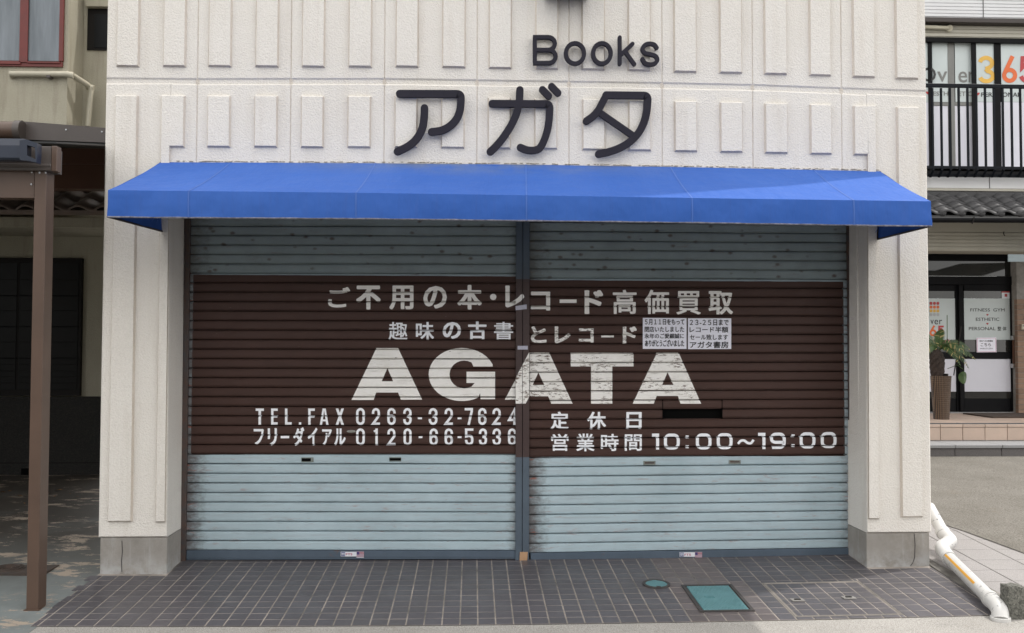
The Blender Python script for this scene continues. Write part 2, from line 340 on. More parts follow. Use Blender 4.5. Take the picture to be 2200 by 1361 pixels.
M['mat'] = simple('coir_mat', (.06, .04, .03, 1), rough=.95, bump=.6)
t = NT('wicker'); 
wv = t.n('TexWave'); wv.inputs['Scale'].default_value = 22; wv.inputs['Distortion'].default_value = 2; wv.bands_direction = 'Z'; t.l(t.pos, wv.inputs['Vector'])
w2 = t.n('TexWave'); w2.inputs['Scale'].default_value = 16; w2.bands_direction = 'X'; t.l(t.pos, w2.inputs['Vector'])
ww = t.math('MULTIPLY', wv.outputs['Fac'], w2.outputs['Fac'])
col = t.mix(t.ramp(ww, .05, .6), (.03, .018, .012, 1), (.22, .14, .085, 1)); t.bump(ww, .8, .01); M['wicker'] = t.done(col, .6)
M['frond'] = simple('cycad_leaf', (.022, .055, .014, 1), (.055, .095, .022, 1), 9, rough=.45)
M['frond_dry'] = simple('cycad_leaf_dry', (.36, .30, .13, 1), (.25, .2, .08, 1), 9, rough=.6)
M['bark'] = simple('cycad_bark', (.05, .035, .028, 1), (.025, .018, .015, 1), 14, rough=.95, bump=1, bsc=40, bdist=.01)

# ================================================================== THE SETTING
def sheet(name, mat, x0, x1, y0, y1, dz, nx=30, ny=12, kind='structure', parent=None, cut=None, extra=None):
    m = MB(); xs = [x0+(x1-x0)*i/nx for i in range(nx+1)]; ys = [y0+(y1-y0)*i/ny for i in range(ny+1)]
    for br in (1.0, -1.1):
        if y0 < br < y1: ys.append(br)
    ys = sorted(ys); n = len(xs)
    vs = [(x, y, base(x, y)+dz) for y in ys for x in xs]
    fs = [(j*n+i, j*n+i+1, (j+1)*n+i+1, (j+1)*n+i) for j in range(len(ys)-1) for i in range(nx) if not cut or not cut((xs[i]+xs[i+1])/2, (ys[j]+ys[j+1])/2)]
    m.add(vs, fs); return m.obj(name, M[mat], parent, kind=kind) if kind else m.obj(name, M[mat], parent)
XL, XR = -2.715, 3.456
EY = -1.047                                       # front edge of the tiled apron
m = MB(); n = 40
gs = [-120, -60, -30, -15, -10]+[-9+i*1.0 for i in range(19)]+[12, 16, 30, 60, 120]; gy = [-120, -60, -30, -15, -8, -5, -3, -1.1, 0, 1, 3, 6, 10, 30, 60, 120]
m.add([(x, y, base(x, min(max(y, -8), 12))-.03) for y in gy for x in gs], [(j*len(gs)+i, j*len(gs)+i+1, (j+1)*len(gs)+i+1, (j+1)*len(gs)+i) for j in range(len(gy)-1) for i in range(len(gs)-1)])
m.obj('ground', M['earth'], kind='structure')
sheet('roadside_strip', 'street', -30, 30, -2.6, -1.62, 0, 60, 4)
sheet('road', 'road', -30, 30, -11, -2.603, -.006, 60, 10)
sheet('far_pavement', 'street', -30, 30, -17, -11.003, .05, 60, 4)
for i, (xa, xb, h_, mt, lab) in enumerate(((-16, -5.2, 4.6, 'house_stucco', 'olive cream two-storey house across the street, left'), (-4.9, 4.6, 5.2, 'siding_cream', 'pale clad house across the street, middle'), (5.0, 16, 4.8, 'plinth', 'grey rendered house across the street, right'))):
    oh = thing('opposite_house', lab, 'house', ((xa+xb)/2, -17.2, -.05), 'houses across the street')
    w_ = (xb-xa)/2; MB().box(-w_, w_, -7, 0, 0, h_).obj('wall', M[mt], oh)
    MB().rings([[(-w_-.4, -7.4, h_), (w_+.4, -7.4, h_), (w_+.4, .5, h_), (-w_-.4, .5, h_)], [(-w_+.2, -3.6, h_+1.5), (w_-.2, -3.6, h_+1.5), (w_-.2, -3.3, h_+1.5), (-w_+.2, -3.3, h_+1.5)]]).obj('roof', M['grey_tile'], oh)
    for fz in (.8, 2.9):
        for k in range(4):
            x = -w_+.9+k*(2*w_-1.8-1.6)/3; f = MB().bbox(x+1.6, x, .05, -.0, fz, fz+1.4, .0).obj('window', M['black_frame'], oh); MB().box(x+.06, x+1.54, .052, .06, fz+.06, fz+1.34).obj('pane', M['glass'], f)
sheet('pavement', 'street', XL+.06, 12, -1.617, EY-.003, .0, 60, 2)
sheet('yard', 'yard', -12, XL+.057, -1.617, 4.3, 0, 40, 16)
sheet('car_park', 'asphalt', 4.337, 14, .26, 5.62, .010, 40, 14)
m = MB()   # car park's oblique nearer corner
NN = 24
for k in range(NN):
    def xl_(y): return 4.335-(y-.26)*.165/.94 if y < 1.2 else max(3.46, 4.17-(y-1.2)*.79)
    ya, yb = .26+5.36*k/NN, .26+5.36*(k+1)/NN
    m.add([(xl_(ya), ya, base(xl_(ya), ya)+.010), (4.336, ya, base(4.336, ya)+.010), (4.336, yb, base(4.336, yb)+.010), (xl_(yb), yb, base(xl_(yb), yb)+.010)], [(0, 1, 2, 3)])
m.obj('car_park', M['asphalt'], kind='structure')
# white painted line at the foot of the granite step
m = MB()
for k in range(12):
    a, b = 3.5+k, 4.5+k
    def q(X, f): 
        s_ = (X-5.727)/(7.034-5.727); return 4.536+s_*.237+f
    m.add([(a, q(a, -.06), base(a, q(a, -.06))+.008), (b, q(b, -.06), base(b, q(b, -.06))+.008), (b, q(b, .06), base(b, q(b, .06))+.008), (a, q(a, .06), base(a, q(a, .06))+.008)], [(0, 1, 2, 3)])
m.obj('painted_line', simple('worn_white_line', (.42, .41, .39, 1), (.26, .25, .23, 1), 9, rough=.9), kind='structure')

# slabs beside the shop
pv = link('side_paving', None, kind='structure')
sheet('slab_bed', 'mortar', 3.46, 4.9, -1.6, 2.4, -.012, 6, 6, None, pv)
def pad(x0, x1, y0, y1, dz, th, b):
    def r(d, h): return [(x, y, base(x, y)+h) for x, y in ((x0+d, y0+d), (x1-d, y0+d), (x1-d, y1-d), (x0+d, y1-d))]
    return MB().rings([r(0, dz-th), r(0, dz-b), r(b, dz)])
sx = [3.53, 3.845, 4.16, 4.33, 4.475, 4.79]; syy = [-1.50, -1.21, -.93, -.66, -.39, -.125, .125, .41, .70, .99, 1.28, 1.57, 1.86, 2.15]
for i, (a, b) in enumerate([(3.53, 3.845), (3.845, 4.16), (4.16, 4.34), (4.16, 4.475), (4.475, 4.79)]):
    for j in range(len(syy)-1):
        c, d = syy[j], syy[j+1]
        if i == 2 and not (c >= .12): continue
        if i >= 3 and not (d <= .2): continue
        if i == 0 and d <= -.9: continue
        pad(a+.004, b-.004, c+.004, d-.004, .003, .012, .003).obj('slab', M['slab'], pv)
m = MB(); zs = []
cpts = [(3.452, 0.06), (3.40, -1.10), (3.62, -1.12), (3.60, -.55), (3.535, -.1), (3.50, .35)]
m.add([(x, y, base(x, y)+.006) for x, y in cpts], [tuple(range(len(cpts)))]); m.obj('gutter_strip', M['curb_dirt'], kind='structure')
m = MB(); m.add([(x, y, base(x, y)+.001) for x, y in ((3.3, -1.617), (4.9, -1.617), (4.9, -1.3), (3.9, -1.16), (3.62, -1.12), (3.38, -1.09))], [tuple(range(6))])

# ------------------------------------------------------------------ tiled apron
apron = link('tiled_apron', None, kind='structure')
TP = .11227; TX = .04863-.003; TY = EY
TX = at(1026.6, 1345, EY).x
XA0, XA1 = -2.70, 3.435
hatch = (2.06, 2.765, -1.0, -.31)
def inr(x, y, r, e=0): return r[0]-e < x < r[1]+e and r[2]-e < y < r[3]+e
rectlid = (1.50, 1.815, -.865, -.362)
def roundlid(x, y, e=0): return (x-1.307)**2+(y+.304)**2 < (.092+e)**2
sheet('grout_bed', 'grout', XA0, XA1, EY, .42, .003, 60, 12, None, apron)
cells = []
for j in range(13):
    y0, y1 = TY+j*TP, TY+(j+1)*TP
    for i in range(-26, 34):
        x0, x1 = TX+i*TP, TX+(i+1)*TP
        x0, x1 = max(x0, XA0-random.uniform(-.01, .05) if x0 < XA0 else x0), min(x1, XA1)
        if x1-x0 < .025: continue
        xc, yc = (x0+x1)/2, (y0+y1)/2
        if yc > -.01 and (xc < -2.19 or xc > 2.95): continue
        if y1 > 0 and y0 < 0 and (xc < -2.21 or xc > 2.97): y1 = 0
        hx0, hx1, hy0, hy1 = hatch
        if x1 <= hx0 or x0 >= hx1 or y1 <= hy0 or y0 >= hy1: cells.append((x0, x1, y0, y1)); continue
        for q in ((x0, min(x1, hx0), y0, y1), (max(x0, hx1), x1, y0, y1), (max(x0, hx0), min(x1, hx1), y0, min(y1, hy0)), (max(x0, hx0), min(x1, hx1), max(y0, hy1), y1)):
            if q[1]-q[0] > .016 and q[3]-q[2] > .016: cells.append(q)
pads = {}
def tilepad(x0, x1, y0, y1, g=.0046, gy=.0048):
    k = (round(x1-x0, 3), round(y1-y0, 3)); w_, d_ = (x1-x0)/2-g, (y1-y0)/2-gy
    if k not in pads:
        r = lambda e, h: [(-w_+e, -d_+e, h+.062*(-d_+e)), (w_-e, -d_+e, h+.062*(-d_+e)), (w_-e, d_-e, h+.062*(d_-e)), (-w_+e, d_-e, h+.062*(d_-e))]
        pads[k] = [MB().rings([r(0, -.008), r(0, .0013), r(.0012, .0023)], cap0=False).mesh('tile', M[q]) for q in ('tile', 'tile_patch')]
    return pads[k]
cells.sort(key=lambda c: c[2])
rest = [MB(), MB()]
ntile = 0
for c in cells:
    x0, x1, y0, y1 = c; xc, yc = (x0+x1)/2, (y0+y1)/2
    patch = 1 if (1.37 < xc < 1.93 and (yc < -.25 or xc < 1.85)) else 0
    if ntile < 265 and y0 < -.5:
        o = link('tile', tilepad(*c)[patch], apron, (xc, yc, base(xc, yc)+.003+random.uniform(-.0006, .0006)))
        o.rotation_euler = (random.gauss(0, .0025), random.gauss(0, .0025), random.gauss(0, .004)); ntile += 1
    else:
        g = .0046; gy_ = .0048
        r = lambda e, h: [(x, y, base(x, y)+h) for x, y in ((x0+g+e, y0+gy_+e), (x1-g-e, y0+gy_+e), (x1-g-e, y1-gy_-e), (x0+g+e, y1-gy_-e))]
        rest[patch].rings([r(0, -.004), r(0, .0043), r(.0012, .0053)], cap0=False)
rest[0].obj('rear_tiles', M['tile'], apron, kind='stuff')
rest[1].obj('rear_repair_tiles', M['tile_patch'], apron, kind='stuff')
# tile-filled access hatch
hp = thing('access_hatch', 'tile-filled access cover with twin frame lines and two lifting eyes in the apron', 'hatch cover', (2.41, -.66, base(2.41, -.66)))
def loc(o): o.location = -Vector(hp.location); return o
hx0, hx1, hy0, hy1 = hatch
m = MB()
for e, w_ in ((0, .004), (.012, .003)):
    for (a, b, c, d) in ((hx0+e, hx1-e, hy0+e, hy0+e+w_), (hx0+e, hx1-e, hy1-e-w_, hy1-e), (hx0+e, hx0+e+w_, hy0+e+w_, hy1-e-w_), (hx1-e-w_, hx1-e, hy0+e+w_, hy1-e-w_)):
        m.rings([[(x, y, base(x, y)+h) for x, y in ((a, c), (b, c), (b, d), (a, d))] for h in (0, .0065)])
loc(m.obj('frame', simple('hatch_frame_metal', (.32, .29, .26, 1), (.2, .19, .175, 1), 10, rough=.5), hp))
ix = [hx0+.022, hx0+.062]+[hx0+.062+.105*k for k in range(1, 6)]; ix = [v for v in ix if v < hx1-.05]+[hx1-.022]
iy = [hy0+.022+(hy1-hy0-.044)*k/6 for k in range(7)]
for i in range(len(ix)-1):
    for j in range(len(iy)-1):
        loc(pad(ix[i]+.0045, ix[i+1]-.0045, iy[j]+.005, iy[j+1]-.005, .0052, .009, .0010).obj('tile', M['tile'], hp))
for (px, py) in ((1716, 1289), (1826, 1284)):
    p = on(px, py, .01)
    m = MB().box(p.x-.05, p.x+.035, p.y-.03, p.y+.03, p.z-.005, p.z+.0015)
    e = loc(m.obj('lifting_eye', M['mortar'], hp)); MB().box(p.x-.03, p.x+.012, p.y-.008, p.y+.008, p.z+.002, p.z+.006).obj('slot', M['dark'], e)
# teal lids
a = on(1545, 1288, .012)
tl = thing('meter_box_lid', 'rectangular teal chequered meter lid in a black frame set in brown repair tiles', 'utility cover', (a.x, a.y, base(a.x, a.y)))
def locq(o, q): o.location = -Vector(q.location); return o
x0, x1, y0, y1 = rectlid
m = MB()
for (a_, b_, c_, d_) in ((x0-.022, x1+.022, y0-.022, y0), (x0-.022, x1+.022, y1, y1+.022), (x0-.022, x0, y0, y1), (x1, x1+.022, y0, y1)):
    m.rings([[(x, y, base(x, y)+h) for x, y in ((a_, c_), (b_, c_), (b_, d_), (a_, d_))] for h in (0, .013)])
locq(m.obj('frame', M['lid_frame'], tl), tl)
locq(pad(x0+.008, x1-.008, y0+.008, y1-.008, .012, .012, .003).obj('lid', M['teal'], tl), tl)
m = MB()
for k in range(13):
    for l in range(19):
        X = x0+.022+k*.0225+(.011 if l % 2 else 0); Y = y0+.022+l*.0255
        if X > x1-.02 or Y > y1-.02 or (.07 < X-x0 < .16 and .2 < Y-y0 < .34) or (.2 < X-x0 < .27 and .24 < Y-y0 < .33): continue
        m.rings([[(X-.009, Y, base(X, Y)+.012), (X, Y-.010, base(X, Y)+.012), (X+.009, Y, base(X, Y)+.012), (X, Y+.010, base(X, Y)+.012)], [(X-.006, Y, base(X, Y)+.0145), (X, Y-.007, base(X, Y)+.0145), (X+.006, Y, base(X, Y)+.0145), (X, Y+.007, base(X, Y)+.0145)]], cap0=False)
locq(m.obj('tread_studs', M['teal'], tl, kind='stuff'), tl)
m = MB()
for k in range(6): m.rings([[(x0+.078+dx, y0+.235+k*.013+dy, base(x0+.1, y0+.25)+h) for dx, dy in ((0, 0), (.065, 0), (.065, .004), (0, .004))] for h in (.011, .0155)])
locq(m.obj('embossed_emblem', M['teal'], tl), tl)
rl = thing('round_valve_lid', 'small round teal valve lid with dark rim in the paving', 'utility cover', (1.307, -.304, base(1.307, -.304)))
def disc(r0, r1, h0, h1, n=28, ex=1):
    m = MB(); ring = lambda r, h: [(r*math.cos(2*math.pi*k/n), r*math.sin(2*math.pi*k/n), h+.062*r*math.sin(2*math.pi*k/n)) for k in range(n)]
    if r0: m.rings([ring(r0, h0), ring(r0, h1), ring(r1, h1), ring(r1, h0)], False, False)
    else: m.rings([ring(r1, h0), ring(r1, h1-.002), ring(r1-.003, h1)])
    return m
disc(.078, .098, 0, .014).obj('rim', M['lid_frame'], rl); disc(0, .078, 0, .012).obj('lid', M['teal'], rl)
MB().box(-.016, .016, .075, .105, 0, .018).obj('hinge', M['teal'], rl); MB().box(-.014, .014, -.095, -.074, 0, .0145).obj('hinge', M['lid_frame'], rl)
p = on(45, 1226)
mh = thing('manhole_cover', 'rusty brown iron drain cover in the flaking floor behind the carport post', 'manhole cover', p)
m = MB(); m.box(-.42, .22, -.13, .13, -.01, .010); m.obj('lid', M['rust_iron'], mh)
for k in range(4):
    disc(.03+k*.028, .036+k*.028, .008, .014, 24).obj('embossed_ring', M['rust_iron'], mh, (-.1, 0, .002))

# ================================================================== SHOP BUILDING
shop = thing('shop_building', 'cream stucco shopfront of ribbed panels with a wide shuttered opening', 'building')
Y0 = 0.0
def XZ(px, py, Y=Y0): p = at(px, py, Y); return (p.x, p.z)
def quadslab(c, yb, yf, bl=.008, br=.008, bb=.008, bt=.008, bd=.008, straight=True):
    """c: four (x,z) corners bl,br,tr,tl"""
    (ax, az), (bx, bz), (cx_, cz), (dx, dz) = c
    inner = [(ax+bl, az+bb), (bx-br, bz+bb), (cx_-br, cz-bt), (dx+bl, dz-bt)]
    r = [[(x, yb, z) for x, z in c]]
    if straight: r.append([(x, yf+bd, z) for x, z in c])
    r.append([(x, yf, z) for x, z in inner]); m_ = MB().rings(r)
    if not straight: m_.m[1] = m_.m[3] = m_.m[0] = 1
    return m_
gx = [228, 424, 625, 826, 1025, 1222.5, 1422.5, 1617, 1808, 1990.5]     # vertical joints where they cross the groove
gu = [170.0, 171.7, 171.2, 171.3, 174.2, 177.3, 180.2, 184.3, 191.4, 197.0]   # underside of the upper row
gl = [g+9 for g in gu]                                                     # top of the lower row
ribx = [(250, 301), (350, 401), (447, 499), (548, 600), (648, 699), (748, 800), (849, 900), (949, 1001), (1049, 1100), (1149, 1200), (1248.5, 1300), (1347.5, 1398.5), (1446, 1497), (1544, 1594.5), (1640, 1691), (1737, 1785.5), (1830, 1879.5), (1922, 1972.5)]
ruy = [140, 140, 140, 140.5, 141, 141, 141, 142, 144, 145.5, 147, 149, 152, 154, 156.5, 159.5, 163, 166.5]
rty = [206, 206, 206.5, 206.5, 207, 207.5, 208, 209, 211, 213, 214, 216, 218.5, 220.5, 223, 225.5, 228, 231.5]
rby = [1120, 316, 316, 316, 317, 317, 317, 318, 319.5, 320, 322, 323.5, 325.5, 327, 329, 331, 333, 1112]
TOPZ = 8.0; LZ = 2.80; RIB = -.023; BV = .012
def vx(px, py=173): return at(px, py, 0).x
for i in range(9):
    a, b = gx[i], gx[i+1]
    c = [XZ(a, gu[i]), XZ(b, gu[i+1]), (XZ(b, gu[i+1])[0], TOPZ), (XZ(a, gu[i])[0], TOPZ)]
    if i == 0: c[3] = (at(235.5, 0, 0).x-.012, TOPZ)
    up = quadslab(c, .2, 0, .006, .006, .012, .006, .010).obj('wall_panel', M['stucco'], shop)
    for k in (2*i, 2*i+1):
        x0, x1 = ribx[k]; z0 = XZ(x0, ruy[k]+5)[1]; X0, X1 = XZ(x0, ruy[k])[0], XZ(x1, ruy[k])[0]
        quadslab([(X0, z0), (X1, z0-.001), (X1, TOPZ-.2), (X0, TOPZ-.2)], .004, RIB, BV, BV, BV, BV, straight=False).obj('rib', [M['stucco'], M['stucco_grimy']], up)
    # lower row
    zt0, zt1 = XZ(a, gl[i])[1], XZ(b, gl[i+1])[1]; XA, XB = XZ(a, gl[i])[0], XZ(b, gl[i+1])[0]
    if i == 0: XA = vx(366, 300)
    if i == 8: XB = vx(1862.5, 300)
    lo = quadslab([(XA, LZ), (XB, LZ), (XB, zt1), (XA, zt0 if i else XZ(366, gl[0])[1])], .2, 0, .006 if i else 0, .006 if i < 8 else 0, .004, .010, .010).obj('wall_panel', M['stucco'], shop)
    for k in (2*i, 2*i+1):
        if k in (0, 17): continue
        x0, x1 = ribx[k]; dx = (1184-x0)/1184*-1.5
        X0, X1 = XZ(x0-2 if x0 < 1184 else x0+1, 260)[0], XZ(x1-2 if x0 < 1184 else x1+1, 260)[0]
        if k == 1: X0 = vx(366, 300)
        if k == 16: X1 = vx(1862.5, 300)
        z0 = XZ(x0, rby[k]+2)[1]; z1 = XZ(x0, rty[k]-1)[1]
        quadslab([(X0, z0), (X1, z0), (X1, z1), (X0, z1)], .004, RIB, 0 if k == 1 else BV, 0 if k == 16 else BV, BV, BV, straight=False).obj('rib', [M['stucco'], M['stucco_grimy']], lo)
for i in range(9):
    c = [XZ(gx[i], gl[i]+3), XZ(gx[i+1], gl[i+1]+3), XZ(gx[i+1], gu[i+1]-3), XZ(gx[i], gu[i]-3)]
    quadslab(c, .19, .010, 0, 0, 0, 0, .001).obj('joint_filler', M['stucco'], shop)
for i in range(1, 9):
    X = XZ(gx[i], 175)[0]; MB().box(X-.012, X+.012, .0065, .02, LZ, TOPZ-.1).obj('joint_filler', M['stucco_grimy'], shop)
# pillars
PB = XZ(280, 1155)[1]
def pillar(xs_top, xs_bot, zt, ribs, cl=.01, cr=.01):
    c = [(xs_bot[0], PB), (xs_bot[1], PB), (xs_top[1], zt[1]), (xs_top[0], zt[0])]
    o = quadslab(c, .44, 0, cl, cr, .008, .010, .010).obj('pillar', M['stucco'], shop)
    for (a0, a1, b0, b1, zr0, zr1, sl, sr) in ribs:
        quadslab([(b0, zr0), (b1, zr0), (a1, zr1), (a0, zr1)], .004, RIB, BV*sl, BV*sr, BV, BV, straight=False).obj('rib', [M['stucco'], M['stucco_grimy']], o)
    return o
pl = pillar((XZ(227.5, gl[0])[0], vx(366, 300)-.0005), (XZ(210.8, 1153)[0], vx(358.5, 1150)), (XZ(227, gl[0])[1], XZ(366, gl[0])[1]),
  [(vx(247.5, 215), vx(299, 215), vx(231, 1120), vx(286, 1120), XZ(250, 1122)[1], XZ(250, 205)[1], 1, 1),
   (vx(346, 215), vx(366, 300)-.0005, vx(333.5, 1120), vx(358.5, 1120)-.010, XZ(345, 1123)[1], XZ(345, 205)[1], 1, 0)], .01, .003)
pr = pillar((vx(1862.5, 300)+.0005, XZ(1990.5, gl[9])[0]), (vx(1863, 1140), XZ(2002, 1142)[0]), (XZ(1862, 201)[1], XZ(1990, gl[9])[1]),
  [(vx(1862.5, 300)+.0005, vx(1881.5, 230), vx(1865, 1115), vx(1889.5, 1115), XZ(1880, 1116)[1], XZ(1870, 227)[1], 0, 1),
   (vx(1923.5, 230), vx(1974, 230), vx(1934, 1111), vx(1983, 1111), XZ(1950, 1112)[1], XZ(1950, 230)[1], 1, 1)], .003, .01)
# plaster stop beads on the reveals
for sx_, xx in ((1, vx(359, 700)), (-1, vx(1863, 700))):
    x0 = xx+.001 if sx_ > 0 else xx-.008
    MB().bbox(min(xx, xx+sx_*.007)-.002, max(xx, xx+sx_*.007)+.002, .155, .175, PB+.01, 2.9, .002).obj('corner_bead', M['stucco'], shop)
# plinths
for (x0, x1) in ((XZ(214.5, 1160)[0], vx(358, 1200)), (vx(1863, 1200), XZ(1998.5, 1200)[0])):
    m = MB().bbox(x0, x1, .008, .43, -.30, PB-.004, .004); m.obj('plinth', M['plinth'], shop)
for pts in ([(262, 1162), (263, 1186), (261, 1205), (262, 1229)], [(1964, 1146), (1966, 1170), (1965, 1198), (1961, 1210), (1956, 1216)]):
    MB().tube([at(x, y, .0075) for x, y in pts], .0028, 5).obj('crack', M['lid_frame'], shop)
# hidden body
m = MB(); m.box(-2.70, -2.5, .2, 7.0, -.3, 7.98); m.obj('side_wall', M['stucco'], shop)
m = MB(); m.box(3.25, 3.452, .2, 7.0, -.3, 7.98); m.obj('side_wall', M['stucco'], shop)
m = MB(); m.box(-2.5, 3.25, 6.8, 7.0, -.3, 7.98); m.obj('rear_wall', M['stucco'], shop)
m = MB(); m.box(-2.69, 3.45, .2, 7.0, 7.8, 7.96); m.obj('roof', M['mortar'], shop)
m = MB(); m.box(-2.5, 3.25, .2, .44, 2.85, 2.95); m.obj('shutter_box', M['dark'], shop)
m = MB(); m.box(-2.5, 3.25, .75, .8, -.3, 2.95); m.obj('inner_partition', M['dark'], shop)
m = MB(); m.box(-2.5, 3.25, .44, .75, -.2, -.125); m.obj('inner_floor', M['dark'], shop)
# light box just above the frame
p0, p1 = at(1168, -1, -.02), at(1262, -1, -.02)
lb = thing('wall_lamp_box', 'dark lamp box on the wall, its underside just showing above Books', 'wall lamp', (p0.x, 0, p0.z))
MB().bbox(0, p1.x-p0.x, -.28, -.02, 0, .16, .01).obj('housing', M['letter'], lb)
MB().box(.04, p1.x-p0.x-.04, -.02, 0, .03, .13).obj('bracket', M['letter'], lb)

# ------------------------------------------------------------------ shutters
prof = [(0, .024), (.075, .024), (.08, .002), (.11, -.004), (.17, -.0045), (.19, -.0015), (.23, -.0035), (.82, -.0045), (.85, -.002), (.93, -.0025), (.96, .004), (.965, .022), (1, .022)]
def pf(t):
    t = min(max(t, 0), 1)
    for (a, ya), (b, yb) in zip(prof, prof[1:]):
        if t <= b: return ya+(yb-ya)*(t-a)/(b-a)
    return prof[-1][1]
SH = {}
def shutter_geo(side):
    if side == 'L': return (x_at(400, 1100), x_at(1109.5, 1100), lambda k: (z_at(420, 1182.8-20.5*k), z_at(1105, 1183.6-20.5*k-.15*0)))
    return (x_at(1137, 1100), x_at(1824, 1100), lambda k: (z_at(1140, 1188.8-20.35*k), z_at(1820, 1177.9-19.88*k)))
for side in 'LR':
    X0, X1, zf = shutter_geo(side)
    pa = (zf(30)[0]-zf(0)[0])/30; pb_ = (zf(30)[1]-zf(0)[1])/30
    SH[side] = (X0, X1, zf(0)[0], zf(0)[1], pa, pb_)
def s_of(side, X, Z):
    X0, X1, a, b, pa, pb_ = SH[side]; f = (X-X0)/(X1-X0); return (Z-(a+(b-a)*f))/(pa+(pb_-pa)*f)
def Z_of(side, X, s):
    X0, X1, a, b, pa, pb_ = SH[side]; f = (X-X0)/(X1-X0); return a+(b-a)*f+s*(pa+(pb_-pa)*f)
shut = {}
shut['L'] = thing('roller_shutter', 'left roller shutter, pale blue slats with brown painted field and phone numbers', 'roller shutter', (SH['L'][0], YS, -.13))
shut['R'] = thing('roller_shutter', 'right roller shutter, pale blue slats with brown painted field, opening hours and letter slot', 'roller shutter', (SH['R'][0], YS, -.13))
def put(o, side): o.location = -Vector(shut[side].location); return o
def slat(side, k, xa, xb, s0=0, s1=1, nx=18):
    m = MB(); pr_ = [(t, y) for t, y in prof if s0 <= t <= s1]
    wob = [random.gauss(0, .0013) for _ in range(nx+1)]; wob = [(wob[max(i-1, 0)]+wob[i]*2+wob[min(i+1, nx)])/3 for i in range(nx+1)]
    vs = []
    for i in range(nx+1):
        X = xa+(xb-xa)*i/nx
        for t, y in pr_: vs.append((X, YS+y, Z_of(side, X, k+t)+(wob[i] if t < .1 else 0)))
    n = len(pr_)
    fs = [(i*n+j, (i+1)*n+j, (i+1)*n+j+1, i*n+j+1) for i in range(nx) for j in range(n-1)]
    m.add(vs, fs)
    # back sheet closes it
    m.add([(xa, YS+.026, Z_of(side, xa, k+.03)), (xb, YS+.026, Z_of(side, xb, k+.03)), (xb, YS+.026, Z_of(side, xb, k+.97)), (xa, YS+.026, Z_of(side, xa, k+.97))], [(0, 3, 2, 1)])
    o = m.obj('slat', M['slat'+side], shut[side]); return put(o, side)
slotx = (x_at(1424, 890), x_at(1551, 890)); zsl = at(1487, 891, YS).z
ks = math.floor(s_of('R', (slotx[0]+slotx[1])/2, zsl))
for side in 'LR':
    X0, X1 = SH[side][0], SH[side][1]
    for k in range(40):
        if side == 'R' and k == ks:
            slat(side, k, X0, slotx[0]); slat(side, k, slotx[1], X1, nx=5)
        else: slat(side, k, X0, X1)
# slot lip / flap
put(MB().box(slotx[0]-.004, slotx[0]+.001, YS-.008, YS+.02, Z_of('R', slotx[0], ks+.0), Z_of('R', slotx[0], ks+2)).obj('slot_edge', M['dark'], shut['R']), 'R')
put(MB().box(slotx[1]-.001, slotx[1]+.003, YS-.008, YS+.02, Z_of('R', slotx[1], ks+.0), Z_of('R', slotx[1], ks+2)).obj('slot_edge', M['dark'], shut['R']), 'R')
put(MB().box(slotx[0], slotx[1], YS+.03, YS+.034, Z_of('R', slotx[0], ks-.2), Z_of('R', slotx[0], ks+1.3)).obj('slot_lining', M['dark'], shut['R']), 'R')
# bottom rails
for side, (pa_, pb2) in (('L', ((403, 1203.2), (1108, 1201.0))), ('R', ((1138, 1208.0), (1823, 1197.5)))):
    X0, X1 = SH[side][0]+.01, SH[side][1]-.002
    za, zb = z_at(*pa_), z_at(*pb2)
    c = [(X0, za), (X1, zb), (X1, Z_of(side, X1, .03)), (X0, Z_of(side, X0, .03))]
    put(quadslab(c, YS+.03, YS-.012, .001, .001, .004, .003, .004).obj('bottom_rail', M['rail'], shut[side]), side)
    c2 = [(X0, za+.016), (X1, zb+.016), (X1, zb+.020), (X0, za+.020)]
    put(quadslab(c2, YS-.011, YS-.0155, .0005, .0005, .001, .001, .001).obj('rail_ridge', M['rail'], shut[side]), side)
# guide rails
for nm, x0, x1 in (('guide_rail', x_at(391, 1100), x_at(402, 1100)), ('guide_rail', x_at(1823.5, 1100), x_at(1829, 1100))):
    g = MB().bbox(x0, x1, YS-.03, YS+.04, -.13, 2.9, .002).obj(nm, M['shadow_metal'], None, label=('left' if x0 < 0 else 'right')+' dark guide rail of the shutters, against the '+('left' if x0 < 0 else 'right')+' pillar reveal', category='guide rail', group='shutter guide rails'); recentre(g)
# central mullion: two channels
mul = thing('shutter_mullion', 'central steel mullion between the two shutters, brown in its middle stretch', 'mullion', (at(1122, 1205, .33).x, .33, -.15))
for a, b in ((1107.8, 1121.7), (1122.9, 1137)):
    X0, X1 = at(a, 1000, .335).x, at(b, 1000, .335).x
    locq(MB().bbox(X0, X1, .335, .41, at(1122, 1207.5, .335).z, 2.9, .002).obj('channel', M['mullion'], mul), mul)
YM = .3338
def flat_poly(pts, Y, name, mat, parent=None, th=.002, **tags):
    """pts px polygon -> thin plate standing at Y"""
    P3 = [at(x, y, Y) for x, y in pts]; r0 = [(p.x, Y+th, p.z) for p in P3]; r1 = [(p.x, Y, p.z) for p in P3]
    return MB().rings([r0, r1]).obj(name, mat, parent, **tags)
for (pts, lab) in (([(1107.5, 658), (1131.5, 654.5), (1132, 664.5), (1108, 667)], 'upper strip of pale tape across the central mullion'), ([(1112, 743.5), (1134, 743.5), (1134, 751.5), (1112, 751.5)], 'lower strip of pale tape across the central mullion, above the A')):
    recentre(flat_poly(pts, YM-.0015, 'tape_strip', M['tape'], label=lab, category='tape', group='tape strips on the mullion'))
cb = flat_poly([(1117, 1186.5), (1134, 1186.5), (1132.5, 1207.5), (1115.8, 1207.5)], .326, 'cardboard_piece', M['cardboard'], th=.006, label='tan piece of cardboard taped at the foot of the mullion', category='cardboard'); recentre(cb)
